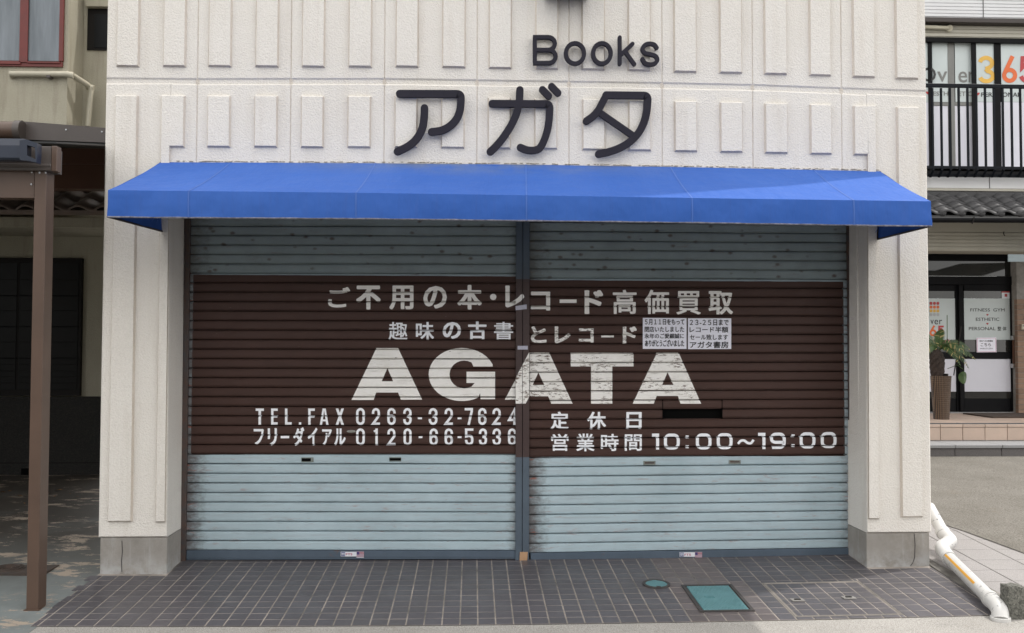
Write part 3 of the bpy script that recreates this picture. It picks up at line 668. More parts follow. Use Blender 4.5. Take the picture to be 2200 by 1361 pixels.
# small slots
def slotplate(side, x0, y0, x1, y1, hole, lab=None):
    a, b = at(x0, y1, YS), at(x1, y0, YS); Yp = YS-.009
    o = put(MB().bbox(a.x, b.x, Yp, YS, a.z, b.z, .002).obj('vent_plate', M['slot'], shut[side]), side)
    if hole: MB().box(a.x+hole[0], b.x-hole[1], Yp-.001, Yp+.003, a.z+.006, b.z-.006).obj('hole', M['dark'], o)
    else: MB().box(a.x+.01, b.x-.01, Yp-.001, Yp+.003, a.z+.011, b.z-.008).obj('slit', M['shadow_metal'], o)
slotplate('L', 647.5, 983, 674, 993, (.004, .02)); slotplate('L', 836.5, 982.5, 862, 991.5, (.001, .001))
slotplate('R', 1382, 990.5, 1408, 999.5, None); slotplate('R', 1565.5, 988.5, 1591, 997, None)
p = at(754.5, 927.5, YS-.008); m = MB()
m.rings([[(p.x+r*.034*math.cos(a/16*2*math.pi), YS+y, p.z+r*.012*math.sin(a/16*2*math.pi)) for a in range(16)] for r, y in ((1, 0), (1, -.006), (.7, -.010))]); m.rings([[(p.x+.007*math.cos(a/10*6.283), YS+y, p.z+.007*math.sin(a/10*6.283)) for a in range(10)] for y in (-.010, -.014)])
put(m.obj('lock_cylinder', simple('dull_lock_metal', (.4, .4, .37, 1), rough=.4, metal=.6), shut['L']), 'L')

# ------------------------------------------------------------------ lettering
TXT = []
def glyph_meshes(jobs):
    """jobs: list of (string, offset). returns list of (verts2d, faces) normalised to the 0..1 box"""
    obs = []
    for s_, off in jobs:
        c = bpy.data.curves.new('tmp', 'FONT'); c.body = s_; c.offset = off; c.resolution_u = 3
        o = bpy.data.objects.new('tmp', c); COL.objects.link(o); obs.append(o)
    bpy.context.view_layer.update(); dg = bpy.context.evaluated_depsgraph_get(); res = []
    for o in obs:
        me = o.evaluated_get(dg).to_mesh(); vs = [(v.co.x, v.co.y) for v in me.vertices]; fs = [tuple(p.vertices) for p in me.polygons]
        x0, x1 = min(v[0] for v in vs), max(v[0] for v in vs); y0, y1 = min(v[1] for v in vs), max(v[1] for v in vs)
        res.append(([((x-x0)/max(x1-x0, 1e-6), (y-y0)/max(y1-y0, 1e-6)) for x, y in vs], fs)); o.to_mesh_clear()
    for o in obs:
        c = o.data; bpy.data.objects.remove(o); bpy.data.curves.remove(c)
    return res
def stroke(pts, w, closed=False, cap='flat', n=8):
    """list of (x,y) -> one polygon outline quad strip; returns (verts, faces)"""
    P = []
    for p in pts:
        if not P or (Vector(p)-P[-1]).length > 1e-3: P.append(Vector(p))
    if closed and (P[0]-P[-1]).length < 1e-3: P.pop()
    N = len(P); L = []; Rr = []
    for i in range(N):
        if closed: a, b = P[i-1], P[(i+1) % N]; d0 = (P[i]-a).normalized(); d1 = (b-P[i]).normalized()
        else:
            d0 = (P[i]-P[i-1]).normalized() if i else (P[1]-P[0]).normalized(); d1 = (P[i+1]-P[i]).normalized() if i < N-1 else d0
        nn = Vector((-(d0.y+d1.y), d0.x+d1.x)); nn = nn.normalized() if nn.length > 1e-5 else Vector((-d0.y, d0.x))
        k = nn.dot(Vector((-d0.y, d0.x))); nn = nn*(w/2/max(k, .45)); L.append(P[i]+nn); Rr.append(P[i]-nn)
    vs = [tuple(v) for v in L]+[tuple(v) for v in Rr]
    fs = [(i, (i+1) % N, N+(i+1) % N, N+i) for i in range(N if closed else N-1)]
    if cap == 'round' and not closed:
        for e, (i, d) in enumerate(((0, (P[0]-P[1]).normalized()), (N-1, (P[-1]-P[-2]).normalized()))):
            b0 = len(vs); side_ = Vector((-d.y, d.x)); 
            for q in range(1, n): 
                an = -math.pi/2+math.pi*q/n; vs.append(tuple(P[i]+(d*math.cos(an)+side_*math.sin(an))*w/2))
            s0, s1 = (i, N+i); ends = [vs[s0], vs[s1]]
            first = Vector(vs[b0]); order = (s0, s1) if (Vector(vs[s0])-first).length < (Vector(vs[s1])-first).length else (s1, s0)
            fs.append((order[0],)+tuple(range(b0, b0+n-1))+(order[1],))
    return vs, fs
def smooth(pts, n=6):       # Catmull-Rom
    o = []; Q = [Vector(pts[0])*2-Vector(pts[1])]+[Vector(p) for p in pts]+[Vector(pts[-1])*2-Vector(pts[-2])]
    for i in range(1, len(Q)-2):
        for k in range(n):
            t_ = k/n; a, b, c, d = Q[i-1], Q[i], Q[i+1], Q[i+2]
            o.append(tuple(.5*((2*b)+(-a+c)*t_+(2*a-5*b+4*c-d)*t_**2+(-a+3*b-3*c+d)*t_**3)))
    return o+[tuple(pts[-1])]
def rrect(x0, y0, x1, y1, r, rx=None, n=5):
    rx = rx or r; o = []
    for cx_, cy_, a0 in ((x1-rx, y0+r, -90), (x1-rx, y1-r, 0), (x0+rx, y1-r, 90), (x0+rx, y0+r, 180)):
        for k in range(n+1): a = math.radians(a0+90*k/n); o.append((cx_+rx*math.cos(a), cy_+r*math.sin(a)))
    return o
def polyfill(outer, holes=()):
    loops = [[Vector((x, y, 0)) for x, y in l] for l in (outer,)+tuple(holes)]
    vs = [(v.x, v.y) for l in loops for v in l]; return vs, [tuple(f) for f in tessellate_polygon(loops)]

MX0, MX1 = 1107.8, 1137.0
def to_shutter(shapes, name, kind, split=True):
    """shapes: (verts px, faces) laid on slats and mullion"""
    bms = {}
    bm = bmesh.new()
    for sh in shapes:
        vs, fs = sh[0], sh[1]; li = sh[2] if len(sh) > 2 else 0
        for f in fs:
            if len(set(f)) >= 3: bm.faces.new([bm.verts.new((vs[i][0], vs[i][1], li)) for i in f])
    for xc in (MX0, 1121.8, 1122.8, MX1):
        bmesh.ops.bisect_plane(bm, geom=bm.verts[:]+bm.edges[:]+bm.faces[:], plane_co=(xc, 0, 0), plane_no=(1, 0, 0))
    parts = {'L': [], 'M': [], 'R': []}
    for f in bm.faces:
        x = f.calc_center_median().x
        if 1121.8 < x < 1122.8: continue
        parts['L' if x < MX0 else ('R' if x > MX1 else 'M')].append([(v.co.x, v.co.y, round(v.co.z)) for v in f.verts])
    bm.free()
    for side, polys in parts.items():
        if not polys: continue
        b2 = bmesh.new(); cache = {}
        for poly in polys:
            vv = []
            for x, y, li in poly:
                if vv and math.hypot(x-last[0], y-last[1]) < 1e-4: continue
                last = (x, y)
                if side == 'M': p = at(x, y, YM); vv.append(b2.verts.new((p.x, li, p.z)))
                else: p = at(x, y, YS-.004); vv.append(b2.verts.new((p.x, li, s_of(side, p.x, p.z))))
            if len(set(vv)) >= 3:
                try: b2.faces.new(vv)
                except ValueError: pass
        if side != 'M':
            b2.verts.ensure_lookup_table(); s0, s1 = min(v.co.z for v in b2.verts), max(v.co.z for v in b2.verts)
            for k in range(math.floor(s0), math.floor(s1)+1):
                for t_, _ in prof[1:]:
                    if s0 < k+t_ < s1: bmesh.ops.bisect_plane(b2, geom=b2.verts[:]+b2.edges[:]+b2.faces[:], plane_co=(0, 0, k+t_), plane_no=(0, 0, 1))
            for v in b2.verts:
                s_ = v.co.z; v.co.z = Z_of(side, v.co.x, s_); v.co.y = YS+pf(s_-math.floor(s_))-.0015-.00008*v.co.y
        else:
            for v in b2.verts: v.co.y = YM-.0004-.00008*v.co.y
        for f in b2.faces:
            f.normal_update()
            if f.normal.y > 0: f.normal_flip()
        bmesh.ops.remove_doubles(b2, verts=b2.verts[:], dist=1e-5)
        me = bpy.data.meshes.new(name); b2.to_mesh(me); b2.free()
        me.materials.append(lmat('L' if side == 'M' else side, kind))
        par = mul if side == 'M' else shut[side]
        o = link(name, me, par); o.location = -Vector(par.location)
C1 = lambda x, y: (400+x/3.0137, 590+y/3.0137)
C2 = lambda x, y: (1100+x/2.9333, 590+y/2.9333)
def gbox(C, x0, x1, y0, y1): a, b = C(x0, y0), C(x1, y1); return (a[0], b[0], a[1], b[1])
G = []   # (char, off, bbox, group)
BOLD = {'趣': .014, '書': .016, '味': .024, '業': .02, '営': .022, '間': .022, '時': .024, '高': .024, '買': .022, '価': .024, 'コ': .05, 'レ': .05, 'ド': .045, '不': .045, '用': .035, '本': .04, 'の': .045, 'ご': .035, '古': .036, 'と': .045, '日': .036}
def g(ch, C, x0, x1, y0, y1, grp, off=.014): G.append((ch, off, gbox(C, x0, x1, y0, y1), grp))
for a in (('ご', 918, 1062, 82, 215), ('不', 1100, 1260, 72, 228), ('用', 1315, 1472, 72, 228), ('の', 1535, 1688, 75, 222), ('本', 1755, 1915, 68, 228)): g(a[0], C1, *a[1:], 'a', .02 if a[0] in '不用の本' else .016)
g('レ', C1, 2065, 2190, 72, 215, 'a', .025)
for a in (('コ', 117, 241, 108, 228), ('ド', 456, 575, 98, 250), ('高', 635, 785, 97, 250), ('価', 835, 990, 97, 250), ('買', 1035, 1190, 105, 253), ('取', 1238, 1393, 105, 253)): g(a[0], C2, *a[1:], 'a', .022 if a[0] in 'コド' else .014)
for a in (('趣', 1310, 1433, 308, 425), ('味', 1487, 1605, 308, 425), ('の', 1660, 1780, 308, 418), ('古', 1825, 1945, 303, 420), ('書', 1993, 2117, 307, 423)): g(a[0], C1, *a[1:], 'b', .009 if a[0] in '趣味書' else .02)
for a in (('と', 118, 218, 327, 432), ('レ', 268, 370, 327, 435), ('コ', 420, 515, 340, 430), ('ド', 697, 787, 327, 438)): g(a[0], C2, *a[1:], 'c', .02)
for a in (('フ', 437, 503, 1000, 1105), ('リ', 528, 588, 995, 1108), ('ダ', 693, 765, 990, 1110), ('イ', 787, 850, 992, 1108), ('ア', 880, 943, 1002, 1107), ('ル', 957, 1033, 997, 1108)): g(a[0], C1, *a[1:], 'd', .018)
for a in (('定', 243, 357, 865, 977), ('休', 473, 593, 865, 977), ('日', 720, 817, 867, 975), ('営', 247, 357, 1005, 1113), ('業', 405, 520, 1003, 1115), ('時', 560, 672, 1005, 1113), ('間', 710, 818, 1008, 1112)): g(a[0], C2, *a[1:], 'e', .013)
res = glyph_meshes([(c[0], 0) for c in G])
groups = {}
SHIFT = [(0, 0), (1, 0), (-1, 0), (0, .8), (0, -.8), (.8, .65), (-.8, .65), (.8, -.65), (-.8, -.65)]
for (vs, fs), (ch, off, (x0, x1, y0, y1), grp) in zip(res, G):
    d = (y1-y0)*BOLD.get(ch, .030); W_, H_ = x1-x0-2*d, y1-y0-1.6*d; glyph = []
    for li, (sx_, sy_) in enumerate(SHIFT):
        glyph.append(([(x0+d+W_*u+sx_*d, y1-.8*d-H_*v+sy_*d) for u, v in vs], fs, li))
    groups.setdefault(grp, []).append(glyph)
def bar(C, x0, x1, y0, y1): a, b = C(x0, y0), C(x1, y1); return ([(a[0], a[1]), (b[0], a[1]), (b[0], b[1]), (a[0], b[1])], [(0, 1, 2, 3)])
def circ(C, cx_, cy_, r): return ([C(cx_+r*math.cos(k/14*6.2832), cy_+r*math.sin(k/14*6.2832)) for k in range(14)], [tuple(range(14))])
groups['a'] += [[circ(C1, 1988, 146, 21)], [bar(C2, 300, 407, 158, 180)]]
groups['c'] += [[bar(C2, 562, 642, 385, 397)]]
groups['d'] += [[bar(C1, 612, 667, 1046, 1061)]]
# condensed and wide digits by stroke, in a unit box (y down)
def dig(ch, x0, x1, y0, y1, w, wide=False):
    h = w/2; X0, X1, Y0_, Y1_ = x0+h, x1-h, y0+h, y1-h; rx = (X1-X0)*(.5 if not wide else .34); ry = min(rx*1.1 if not wide else (Y1_-Y0_)*.34, (Y1_-Y0_)*.45)
    ym = (Y0_+Y1_)/2; xm = (X0+X1)/2; S_ = []
    def arc(cx_, cy_, rx_, ry_, a0, a1, n=6): return [(cx_+rx_*math.cos(math.radians(a0+(a1-a0)*k/n)), cy_+ry_*math.sin(math.radians(a0+(a1-a0)*k/n))) for k in range(n+1)]
    if ch == '0': S_ = [stroke(rrect(X0, Y0_, X1, Y1_, ry, rx), w, True)]
    elif ch == '1':
        if wide: S_ = [stroke([(x0, y0+h), (x1-h, y0+h), (x1-h, y1)], w)]
        else: S_ = [stroke([(x1-h, y0), (x1-h, y1)], w), stroke([(x0, y0+w*1.3), (x1-h*1.2, y0+w*.7)], w*.8)]
    elif ch == '2': S_ = [stroke([(X0, Y0_+ry*1.5)]+arc(xm, Y0_+ry, rx, ry, 180, 360)+[(X1, ym-ry*.2), (X0+h*.3, Y1_-w*.2), (X0, Y1_), (x1, Y1_)], w)]
    elif ch == '3': S_ = [stroke([(X0, Y0_+ry*1.4)]+arc(xm, Y0_+ry, rx, ry, 180, 360)+[(X1, ym-ry*.6), (xm+rx*.3, ym), (xm-rx*.2, ym)], w), stroke([(xm-rx*.2, ym), (xm+rx*.3, ym), (X1, ym+ry*.6)]+arc(xm, Y1_-ry, rx, ry, 0, 180)+[(X0, Y1_-ry*1.4)], w)]
    elif ch == '4': S_ = [stroke([(x1-w*1.3, y1), (x1-w*1.3, Y0_), (X0, y1-(y1-y0)*.3), (x1, y1-(y1-y0)*.3)], w)]
    elif ch == '5': S_ = [stroke([(x1, Y0_), (X0, Y0_), (X0, ym-h*.4), (xm, ym-h*.9)]+arc(xm, ym-h*.9+ry, rx, ry, -60, 0)+arc(xm, Y1_-ry, rx, ry, 0, 180)+[(X0, Y1_-ry*1.3)], w)]
    elif ch == '6': S_ = [stroke([(X1, Y0_+ry*1.3)]+arc(xm, Y0_+ry, rx, ry, 360, 180)+[(X0, Y1_-ry)]+arc(xm, Y1_-ry, rx, ry, 180, 0)+[(X1, ym-h+ry)]+arc(xm, ym-h*.6+ry, rx, ry, 0, -150), w)]
    elif ch == '9': S_ = [stroke([(X0+w*.2, Y1_), (X1-rx, Y1_)]+arc(X1-rx, Y1_-ry, rx, ry, 90, 0)+arc(X1-rx, Y0_+ry, rx, ry, 0, -90)+arc(X0+rx, Y0_+ry, rx, ry, -90, -180)+arc(X0+rx, ym+h-ry*.7, rx, ry*.7, 180, 90)+[(X1, ym+h)], w)]
    elif ch == '7': S_ = [stroke([(x0, Y0_), (X1, Y0_), (X1-.05*w, Y0_+w), (xm-h*.2, y1)], w)]
    elif ch == '-': S_ = [([(x0, y0), (x1, y0), (x1, y1), (x0, y1)], [(0, 1, 2, 3)])]
    elif ch == 'T': S_ = [stroke([(x0, Y0_), (x1, Y0_)], w), stroke([(xm, y0+w), (xm, y1)], w*1.05)]
    elif ch == 'E': S_ = [stroke([(x1, Y0_), (X0, Y0_), (X0, Y1_), (x1, Y1_)], w), stroke([(x0+w, ym), (x1-w*.15, ym)], w*.9)]
    elif ch == 'L': S_ = [stroke([(X0, y0), (X0, Y1_), (x1, Y1_)], w)]
    elif ch == 'F': S_ = [stroke([(x1, Y0_), (X0, Y0_), (X0, y1)], w), stroke([(x0+w, ym), (x1-w*.15, ym)], w*.9)]
    elif ch == 'A': S_ = [([(x0, y1), (xm-w*.62, y0), (xm+w*.62, y0), (x1, y1), (x1-w*.95, y1), (xm, y0+w*.9), (x0+w*.95, y1)], [(0, 1, 5, 6), (1, 2, 5), (2, 3, 4, 5)]), stroke([(x0+w*1.1, y1-(y1-y0)*.27), (x1-w*1.1, y1-(y1-y0)*.27)], w*.8)]
    elif ch == 'X': S_ = [([(x0, y0), (x0+w*1.1, y0), (x1, y1), (x1-w*1.1, y1)], [(0, 1, 2, 3)]), ([(x1, y0), (x1-w*1.1, y0), (x0, y1), (x0+w*1.1, y1)], [(0, 1, 2, 3)])]
    return S_
def run(C, items, w, wide=False):
    o = []
    for ch, x0, x1, y0, y1 in items:
        a, b = C(x0, y0), C(x1, y1); o.append([(q[0], q[1], k_) for k_, q in enumerate(dig(ch, a[0], b[0], a[1], b[1], w, wide))])
    return o
tel = run(C1, [('T', 450, 503, 868, 973), ('E', 550, 593, 868, 973), ('L', 640, 683, 868, 973), ('-', 730, 745, 957, 973), ('F', 790, 833, 868, 973), ('A', 865, 922, 868, 974), ('X', 968, 1022, 868, 974),
    ('0', 1100, 1157, 865, 975), ('2', 1202, 1255, 865, 975), ('6', 1302, 1357, 865, 975), ('3', 1405, 1460, 865, 975), ('-', 1500, 1527, 926, 938), ('3', 1570, 1627, 865, 975), ('2', 1673, 1727, 865, 975), ('-', 1757, 1783, 926, 938), ('7', 1803, 1857, 865, 975), ('6', 1890, 1945, 865, 975), ('2', 1983, 2037, 865, 975), ('4', 2083, 2146, 865, 975)], 5.3)
fre = run(C1, [('0', 1100, 1157, 997, 1107), ('1', 1215, 1241, 997, 1107), ('2', 1302, 1355, 997, 1107), ('0', 1407, 1460, 997, 1107), ('-', 1505, 1530, 1048, 1060), ('6', 1575, 1630, 997, 1107), ('6', 1673, 1728, 997, 1107), ('-', 1757, 1783, 1048, 1060), ('5', 1805, 1860, 997, 1107), ('3', 1895, 1948, 997, 1107), ('3', 1983, 2038, 997, 1107), ('6', 2083, 2138, 997, 1107)], 5.3)
def clipL(sh):    # the last digits run under the mullion
    o = []
    for gl_ in sh: o.append([([(min(x, MX0-.05), y) for x, y in vs], fs, k_) for vs, fs, k_ in gl_])
    return o
hrs = run(C2, [('1', 882, 927, 1003, 1104), ('0', 957, 1057, 1003, 1104), ('0', 1158, 1257, 1002, 1103), ('0', 1290, 1390, 1000, 1102), ('1', 1550, 1597, 998, 1101), ('9', 1625, 1725, 997, 1100), ('0', 1812, 1912, 995, 1097), ('0', 1945, 2045, 993, 1095)], 6.6, True)
for cx_, ya, yb in ((1104, 1024, 1086), (1771, 1017, 1079)):
    for yy in (ya, yb): hrs.append([bar(C2, cx_-10, cx_+10, yy-9, yy+9)])
hrs.append([stroke([C2(*q) for q in smooth([(1424, 1068), (1440, 1050), (1462, 1047), (1485, 1062), (1506, 1063), (1522, 1042)])], 5.4)])
for gs_, kd in ((groups['a'], 'paint'), (groups['b'], 'film'), (groups['c'], 'flaked'), (groups['d']+clipL(tel)+clipL(fre), 'film'), (groups['e']+hrs, 'film')):
    for gl_ in gs_: to_shutter(gl_, 'lettering', kd)
def bigA(bl, tl, tr, br, bri, cri, cli, bli, apex, hl, hr): 
    V_ = [bl, tl, tr, br, bri, cri, cli, bli, apex, hl, hr]
    return [(V_, [(0, 1, 8), (0, 8, 9), (0, 9, 6), (0, 6, 7), (1, 2, 8), (2, 3, 10), (2, 10, 8), (3, 4, 5), (3, 5, 10), (9, 10, 5), (9, 5, 6)])]
A1 = bigA(*[C1(*p) for p in ((1070, 813), (1232, 477), (1372, 477), (1528, 811), (1390, 811), (1372, 765), (1230, 765), (1214, 813), (1303, 607), (1266, 692), (1340, 692))])
def ell(cx_, cy_, rx, ry, a0, a1, n=16): return [(cx_+rx*math.cos(math.radians(a0+(a1-a0)*k/n)), cy_+ry*math.sin(math.radians(a0+(a1-a0)*k/n))) for k in range(n+1)]
Gp = [(1985, 597)]+ell(1785, 648, 215, 172, -22, -180, 16)[:-1]+ell(1785, 648, 215, 172, 180, 60, 14)+[(1903, 768), (1906, 808), (2000, 808), (2000, 630), (1815, 630), (1815, 703), (1868, 703)]+ell(1800, 648, 95, 90, 60, 300, 16)+[(1860, 597)]
Gl = polyfill([C1(*p) for p in Gp])
A2 = [([C1(2063, 811), (1107.6, 859.2), (1107.6, 815.5)], [(0, 1, 2)]), polyfill([(1107.9, 812), (1136.9, 757), (1136.9, 853), (1129.3, 867.7), (1107.9, 867.7)]),
      polyfill([C2(*p) for p in ((111, 492), (234, 492), (166, 618), (130, 697), (111, 760))]), polyfill([C2(*p) for p in ((234, 492), (382, 815), (247, 815), (228, 768), (204, 697), (166, 618))]), polyfill([C2(*p) for p in ((111, 760), (130, 697), (204, 697), (228, 768), (111, 768))])]
Tl = polyfill([C2(*p) for p in ((370, 493), (766, 493), (766, 580), (632, 580), (632, 815), (498, 815), (498, 580), (370, 580))])
A3 = bigA(*[C2(*p) for p in ((760, 815), (914, 493), (1050, 493), (1192, 815), (1062, 815), (1045, 766), (912, 766), (893, 815), (980, 617), (946, 697), (1018, 697))])
to_shutter(A1, 'lettering', 'paint'); to_shutter([Gl], 'lettering', 'paint')
for sh in (A2, [Tl], A3): to_shutter(sh, 'lettering', 'worn')

# flat text on a plane
def textlines(lines, Y, mat, parent, name='print', off=.012, bold=.019):
    """lines: (string, x0,x1,y0,y1 px)"""
    rs = glyph_meshes([(l[0], 0) for l in lines])
    m = MB()
    for (vs, fs), l in zip(rs, lines):
        d = (l[4]-l[3])*bold
        for li, (sx_, sy_) in enumerate(SHIFT if bold else SHIFT[:1]):
            pts = [at(l[1]+d+(l[2]-l[1]-2*d)*u+sx_*d, l[4]-.8*d-(l[4]-l[3]-1.6*d)*v+sy_*d, Y-.00006*li) for u, v in vs]; m.add(pts, [f for f in fs if len(set(f)) > 2])
    me = bpy.data.meshes.new(name); me.from_pydata(m.v, [], m.f); me.materials.append(mat); o = link(name, me, parent)
    if parent: o.location = -Vector(parent.location)
    return o
C3 = lambda x, y: (1370+x/10, 670+y/10)
def poster(label, pts, lines):
    Yp = YS-.0085; P3 = [at(x, y, Yp) for x, y in pts]
    o = thing('notice', label, 'notice', (P3[0].x, Yp, P3[0].z), 'paper notices on the shutter')
    n = 8; vs = []; fs = []
    for j in range(n+1):
        for i in range(n+1):
            u, v = i/n, j/n; p = (P3[0]*(1-u)+P3[1]*u)*(1-v)+(P3[3]*(1-u)+P3[2]*u)*v; vs.append((p.x, Yp+.0005*math.sin(v*9)+.0004*math.sin(u*7+v*4), p.z))
    for j in range(n):
        for i in range(n): fs.append((j*(n+1)+i, j*(n+1)+i+1, (j+1)*(n+1)+i+1, (j+1)*(n+1)+i))
    q = MB().add(vs, fs).obj('sheet', M['paper'], o); q.location = -Vector(o.location)
    textlines([(s_,)+gbox(C3, *b) for s_, b in lines], Yp-.002, M['ink'], o, off=.012)
poster('left white notice with four lines on the closing on 5月11日', [(1381, 750), (1475, 750.2), (1475, 684), (1381, 683.3)],
    [('５月１１日をもって', (155, 1005, 160, 285)), ('閉店いたしました', (150, 1000, 320, 440)), ('永年のご愛顧誠に', (148, 995, 470, 578)), ('ありがとうございました', (158, 1000, 605, 748))])
poster('right white notice with four lines on the record sale of 23-25日', [(1478, 750.7), (1571, 750.3), (1571, 684.3), (1478, 684.3)],
    [('２３-２５日まで', (1120, 1955, 168, 298)), ('レコード半額', (1115, 1945, 325, 450)), ('セール致します', (1120, 1940, 490, 608)), ('アガタ書房', (1120, 1950, 640, 785))])
# stickers on the bottom rails
def sticker(ox, oy, sc, lab):
    Yp = YS-.0170; c = lambda x, y: (ox+x*sc, oy+y*sc); r = lambda x0, x1, y0, y1: [c(x0, y1), c(x1, y1), c(x1, y0), c(x0, y0)]
    p = at(*c(0, 12), Yp); o = thing('maker_sticker', lab, 'sticker', p, 'shutter maker stickers')
    def pl(pts, dY, nm, mat): q = flat_poly(pts, Yp+dY, nm, mat, o, .0006); q.location = -Vector(o.location)
    pl(r(0, 34, 0, 10), 0, 'white_label', M['white']); pl(r(1, 9.5, .8, 9.3), -.0008, 'blue_square', M['p_blue'])
    pl(r(34, 50, -.7, 11.5), -.0004, 'pink_label', simple('pink_label', (.42, .30, .36, 1), rough=.5)); pl(r(34.5, 40, .2, 6), -.0012, 'violet_square', simple('violet_print', (.06, .04, .17, 1), rough=.5))
    pl(r(34, 50, 11.7, 12.7), -.0004, 'white_edge', M['white'])
    for (a_, b_, d_, e_) in ((2, 4.4, 2.4, 5.2), (5, 6.6, 2.4, 5.2), (7.2, 8.8, 2.4, 4.6), (2, 7, 6.2, 7.4), (8, 8.9, 4.6, 8.2)): pl(r(a_, b_, d_, e_), -.0016, 'white_mark', M['white'])
    textlines([('FTS', *[v for v in (c(11, 0)[0], c(25, 0)[0], c(0, 3)[1], c(0, 7.6)[1])], .02)], Yp-.0012, M['p_fts'], o, 'print')
    textlines([('FTS', c(41, 0)[0], c(49, 0)[0], c(0, 1.4)[1], c(0, 4.4)[1], .02)], Yp-.0012, M['p_red'], o, 'print')
sticker(732, 1186, 1.0, 'small maker sticker reading FTS on the left shutter bottom rail'); sticker(1460, 1187, .97, 'small maker sticker reading FTS on the right shutter bottom rail')

# ------------------------------------------------------------------ sign letters
C6 = lambda x, y: (780+x/3.0556, 60+y/3.0556)
def sign_letter(label, strokes, w, nm='sign_letter', th=.024, Yf=-.062):
    """strokes (px centre lines, closed, cap)"""
    allp = [at(*C6(*p), Yf) for s_ in strokes for p in s_[0]]
    bx = Vector((sum(p.x for p in allp)/len(allp), 0, min(p.z for p in allp)))
    o = thing(nm, label, 'sign letter', bx, 'dark sign letters on the wall'); 
    for i, s_ in enumerate(strokes):
        ww = s_[3] if len(s_) > 3 else w
        vs, fs = stroke([C6(*p) for p in s_[0]], ww/3.0556, s_[1], s_[2])
        Y = Yf-.0007*i; bm = bmesh.new(); bv = [bm.verts.new(at(x, y, Y)) for x, y in vs]
        for f in fs:
            try: bm.faces.new([bv[k] for k in f])
            except ValueError: pass
        bmesh.ops.recalc_face_normals(bm, faces=bm.faces)
        for f in bm.faces:
            if f.normal.y > 0: f.normal_flip()
        r = bmesh.ops.extrude_face_region(bm, geom=bm.faces[:]); vv = [e for e in r['geom'] if isinstance(e, bmesh.types.BMVert)]
        bmesh.ops.translate(bm, verts=vv, vec=(0, th, 0)); bmesh.ops.recalc_face_normals(bm, faces=bm.faces)
        be = [e for e in bm.edges if len(e.link_faces) == 2 and e.calc_face_angle(0) > .8 and all(v.co.y < Yf+th*.4 for v in e.verts)]
        bmesh.ops.bevel(bm, geom=be, offset=.0018, segments=1, affect='EDGES', profile=.5)
        me = bpy.data.meshes.new('stroke'); bm.to_mesh(me); bm.free(); me.materials.append(M['letter'])
        q = link('stroke', me, o); q.location = -bx
    # stand-off pins
    for p in (allp[0], allp[len(allp)//2]):
        pin = MB().tube([(p.x, Yf+th, p.z), (p.x, .001, p.z)], .006, 8).obj('pin', M['letter'], o); pin.location = -bx
def corner(p, q, r_, d, n=5):   # rounded corner between three points
    p, q, r_ = Vector(p), Vector(q), Vector(r_); a = q+(p-q).normalized()*d; b = q+(r_-q).normalized()*d
    return [tuple(a*(1-t_)**2+q*2*t_*(1-t_)+b*t_*t_) for t_ in [k/n for k in range(n+1)]]
sign_letter('wide dark kana ア, leftmost letter above the awning', [([(240, 432)]+corner((240, 432), (643, 433), (643, 500), 29)+smooth([(643, 478), (636, 540), (612, 600), (565, 648), (510, 674), (450, 683)])[1:], False, 'round'), (smooth([(403, 526), (400, 590), (386, 665), (345, 735), (290, 780), (225, 812)]), False, 'round')], 50)
sign_letter('wide dark kana ガ with two short dashes, middle letter above the awning', [(smooth([(1030, 407), (1026, 480), (1008, 560), (972, 640), (920, 720), (870, 780), (835, 813)]), False, 'round', 49), ([(847, 497)]+corner((847, 497), (1226, 499), (1226, 560), 28)+smooth([(1226, 532), (1221, 610), (1208, 680), (1186, 745), (1158, 790), (1120, 804), (1075, 801), (1033, 785)])[1:], False, 'round', 48), ([(1178, 405), (1219, 447)], False, 'round', 46), ([(1238, 384), (1280, 427)], False, 'round', 46)], 48)
sign_letter('wide dark kana タ, rightmost letter above the awning', [(smooth([(1467, 611), (1510, 580), (1545, 540), (1572, 490), (1596, 445)]), False, 'round', 48), ([(1596, 441)]+corner((1640, 440), (1870, 444), (1870, 500), 28)+smooth([(1869, 482), (1863, 550), (1845, 620), (1812, 685), (1760, 742), (1690, 786), (1620, 812), (1548, 828)])[1:], False, 'round', 49), ([(1560, 560), (1768, 704)], False, 'flat', 44)], 48)
bk = 27
sign_letter('dark capital B beginning the word Books', [([(1128, 62), (1128, 229)], False, 'flat', bk), ([(1116, 60), (1215, 60)]+ell(1215, 102, 45, 42, -90, 90, 10)[1:]+[(1128, 144)], False, 'flat', bk), ([(1128, 144), (1220, 144)]+ell(1220, 187, 45, 43, -90, 90, 10)[1:]+[(1116, 230)], False, 'flat', bk)], bk)
sign_letter('dark first letter o of the word Books', [(ell(1392, 167, 60, 67, 0, 346, 26)[:-1]+[ell(1392, 167, 60, 67, 0, 346, 26)[-1]], True, 'flat', 27)], bk)
sign_letter('dark second letter o of the word Books', [(ell(1569, 167, 58, 67, 0, 346, 26), True, 'flat', 27)], bk)
sign_letter('dark letter k of the word Books', [([(1686, 62), (1686, 236)], False, 'round', 26), ([(1770, 104), (1700, 170)], False, 'round', 26), ([(1722, 156), (1782, 238)], False, 'round', 26)], bk)
sign_letter('dark letter s ending the word Books', [(smooth([(1929, 130), (1912, 110), (1882, 103), (1852, 112), (1836, 138), (1850, 163), (1885, 172), (1920, 184), (1933, 208), (1918, 232), (1885, 240), (1852, 230), (1835, 204)]), False, 'round', 27)], bk)

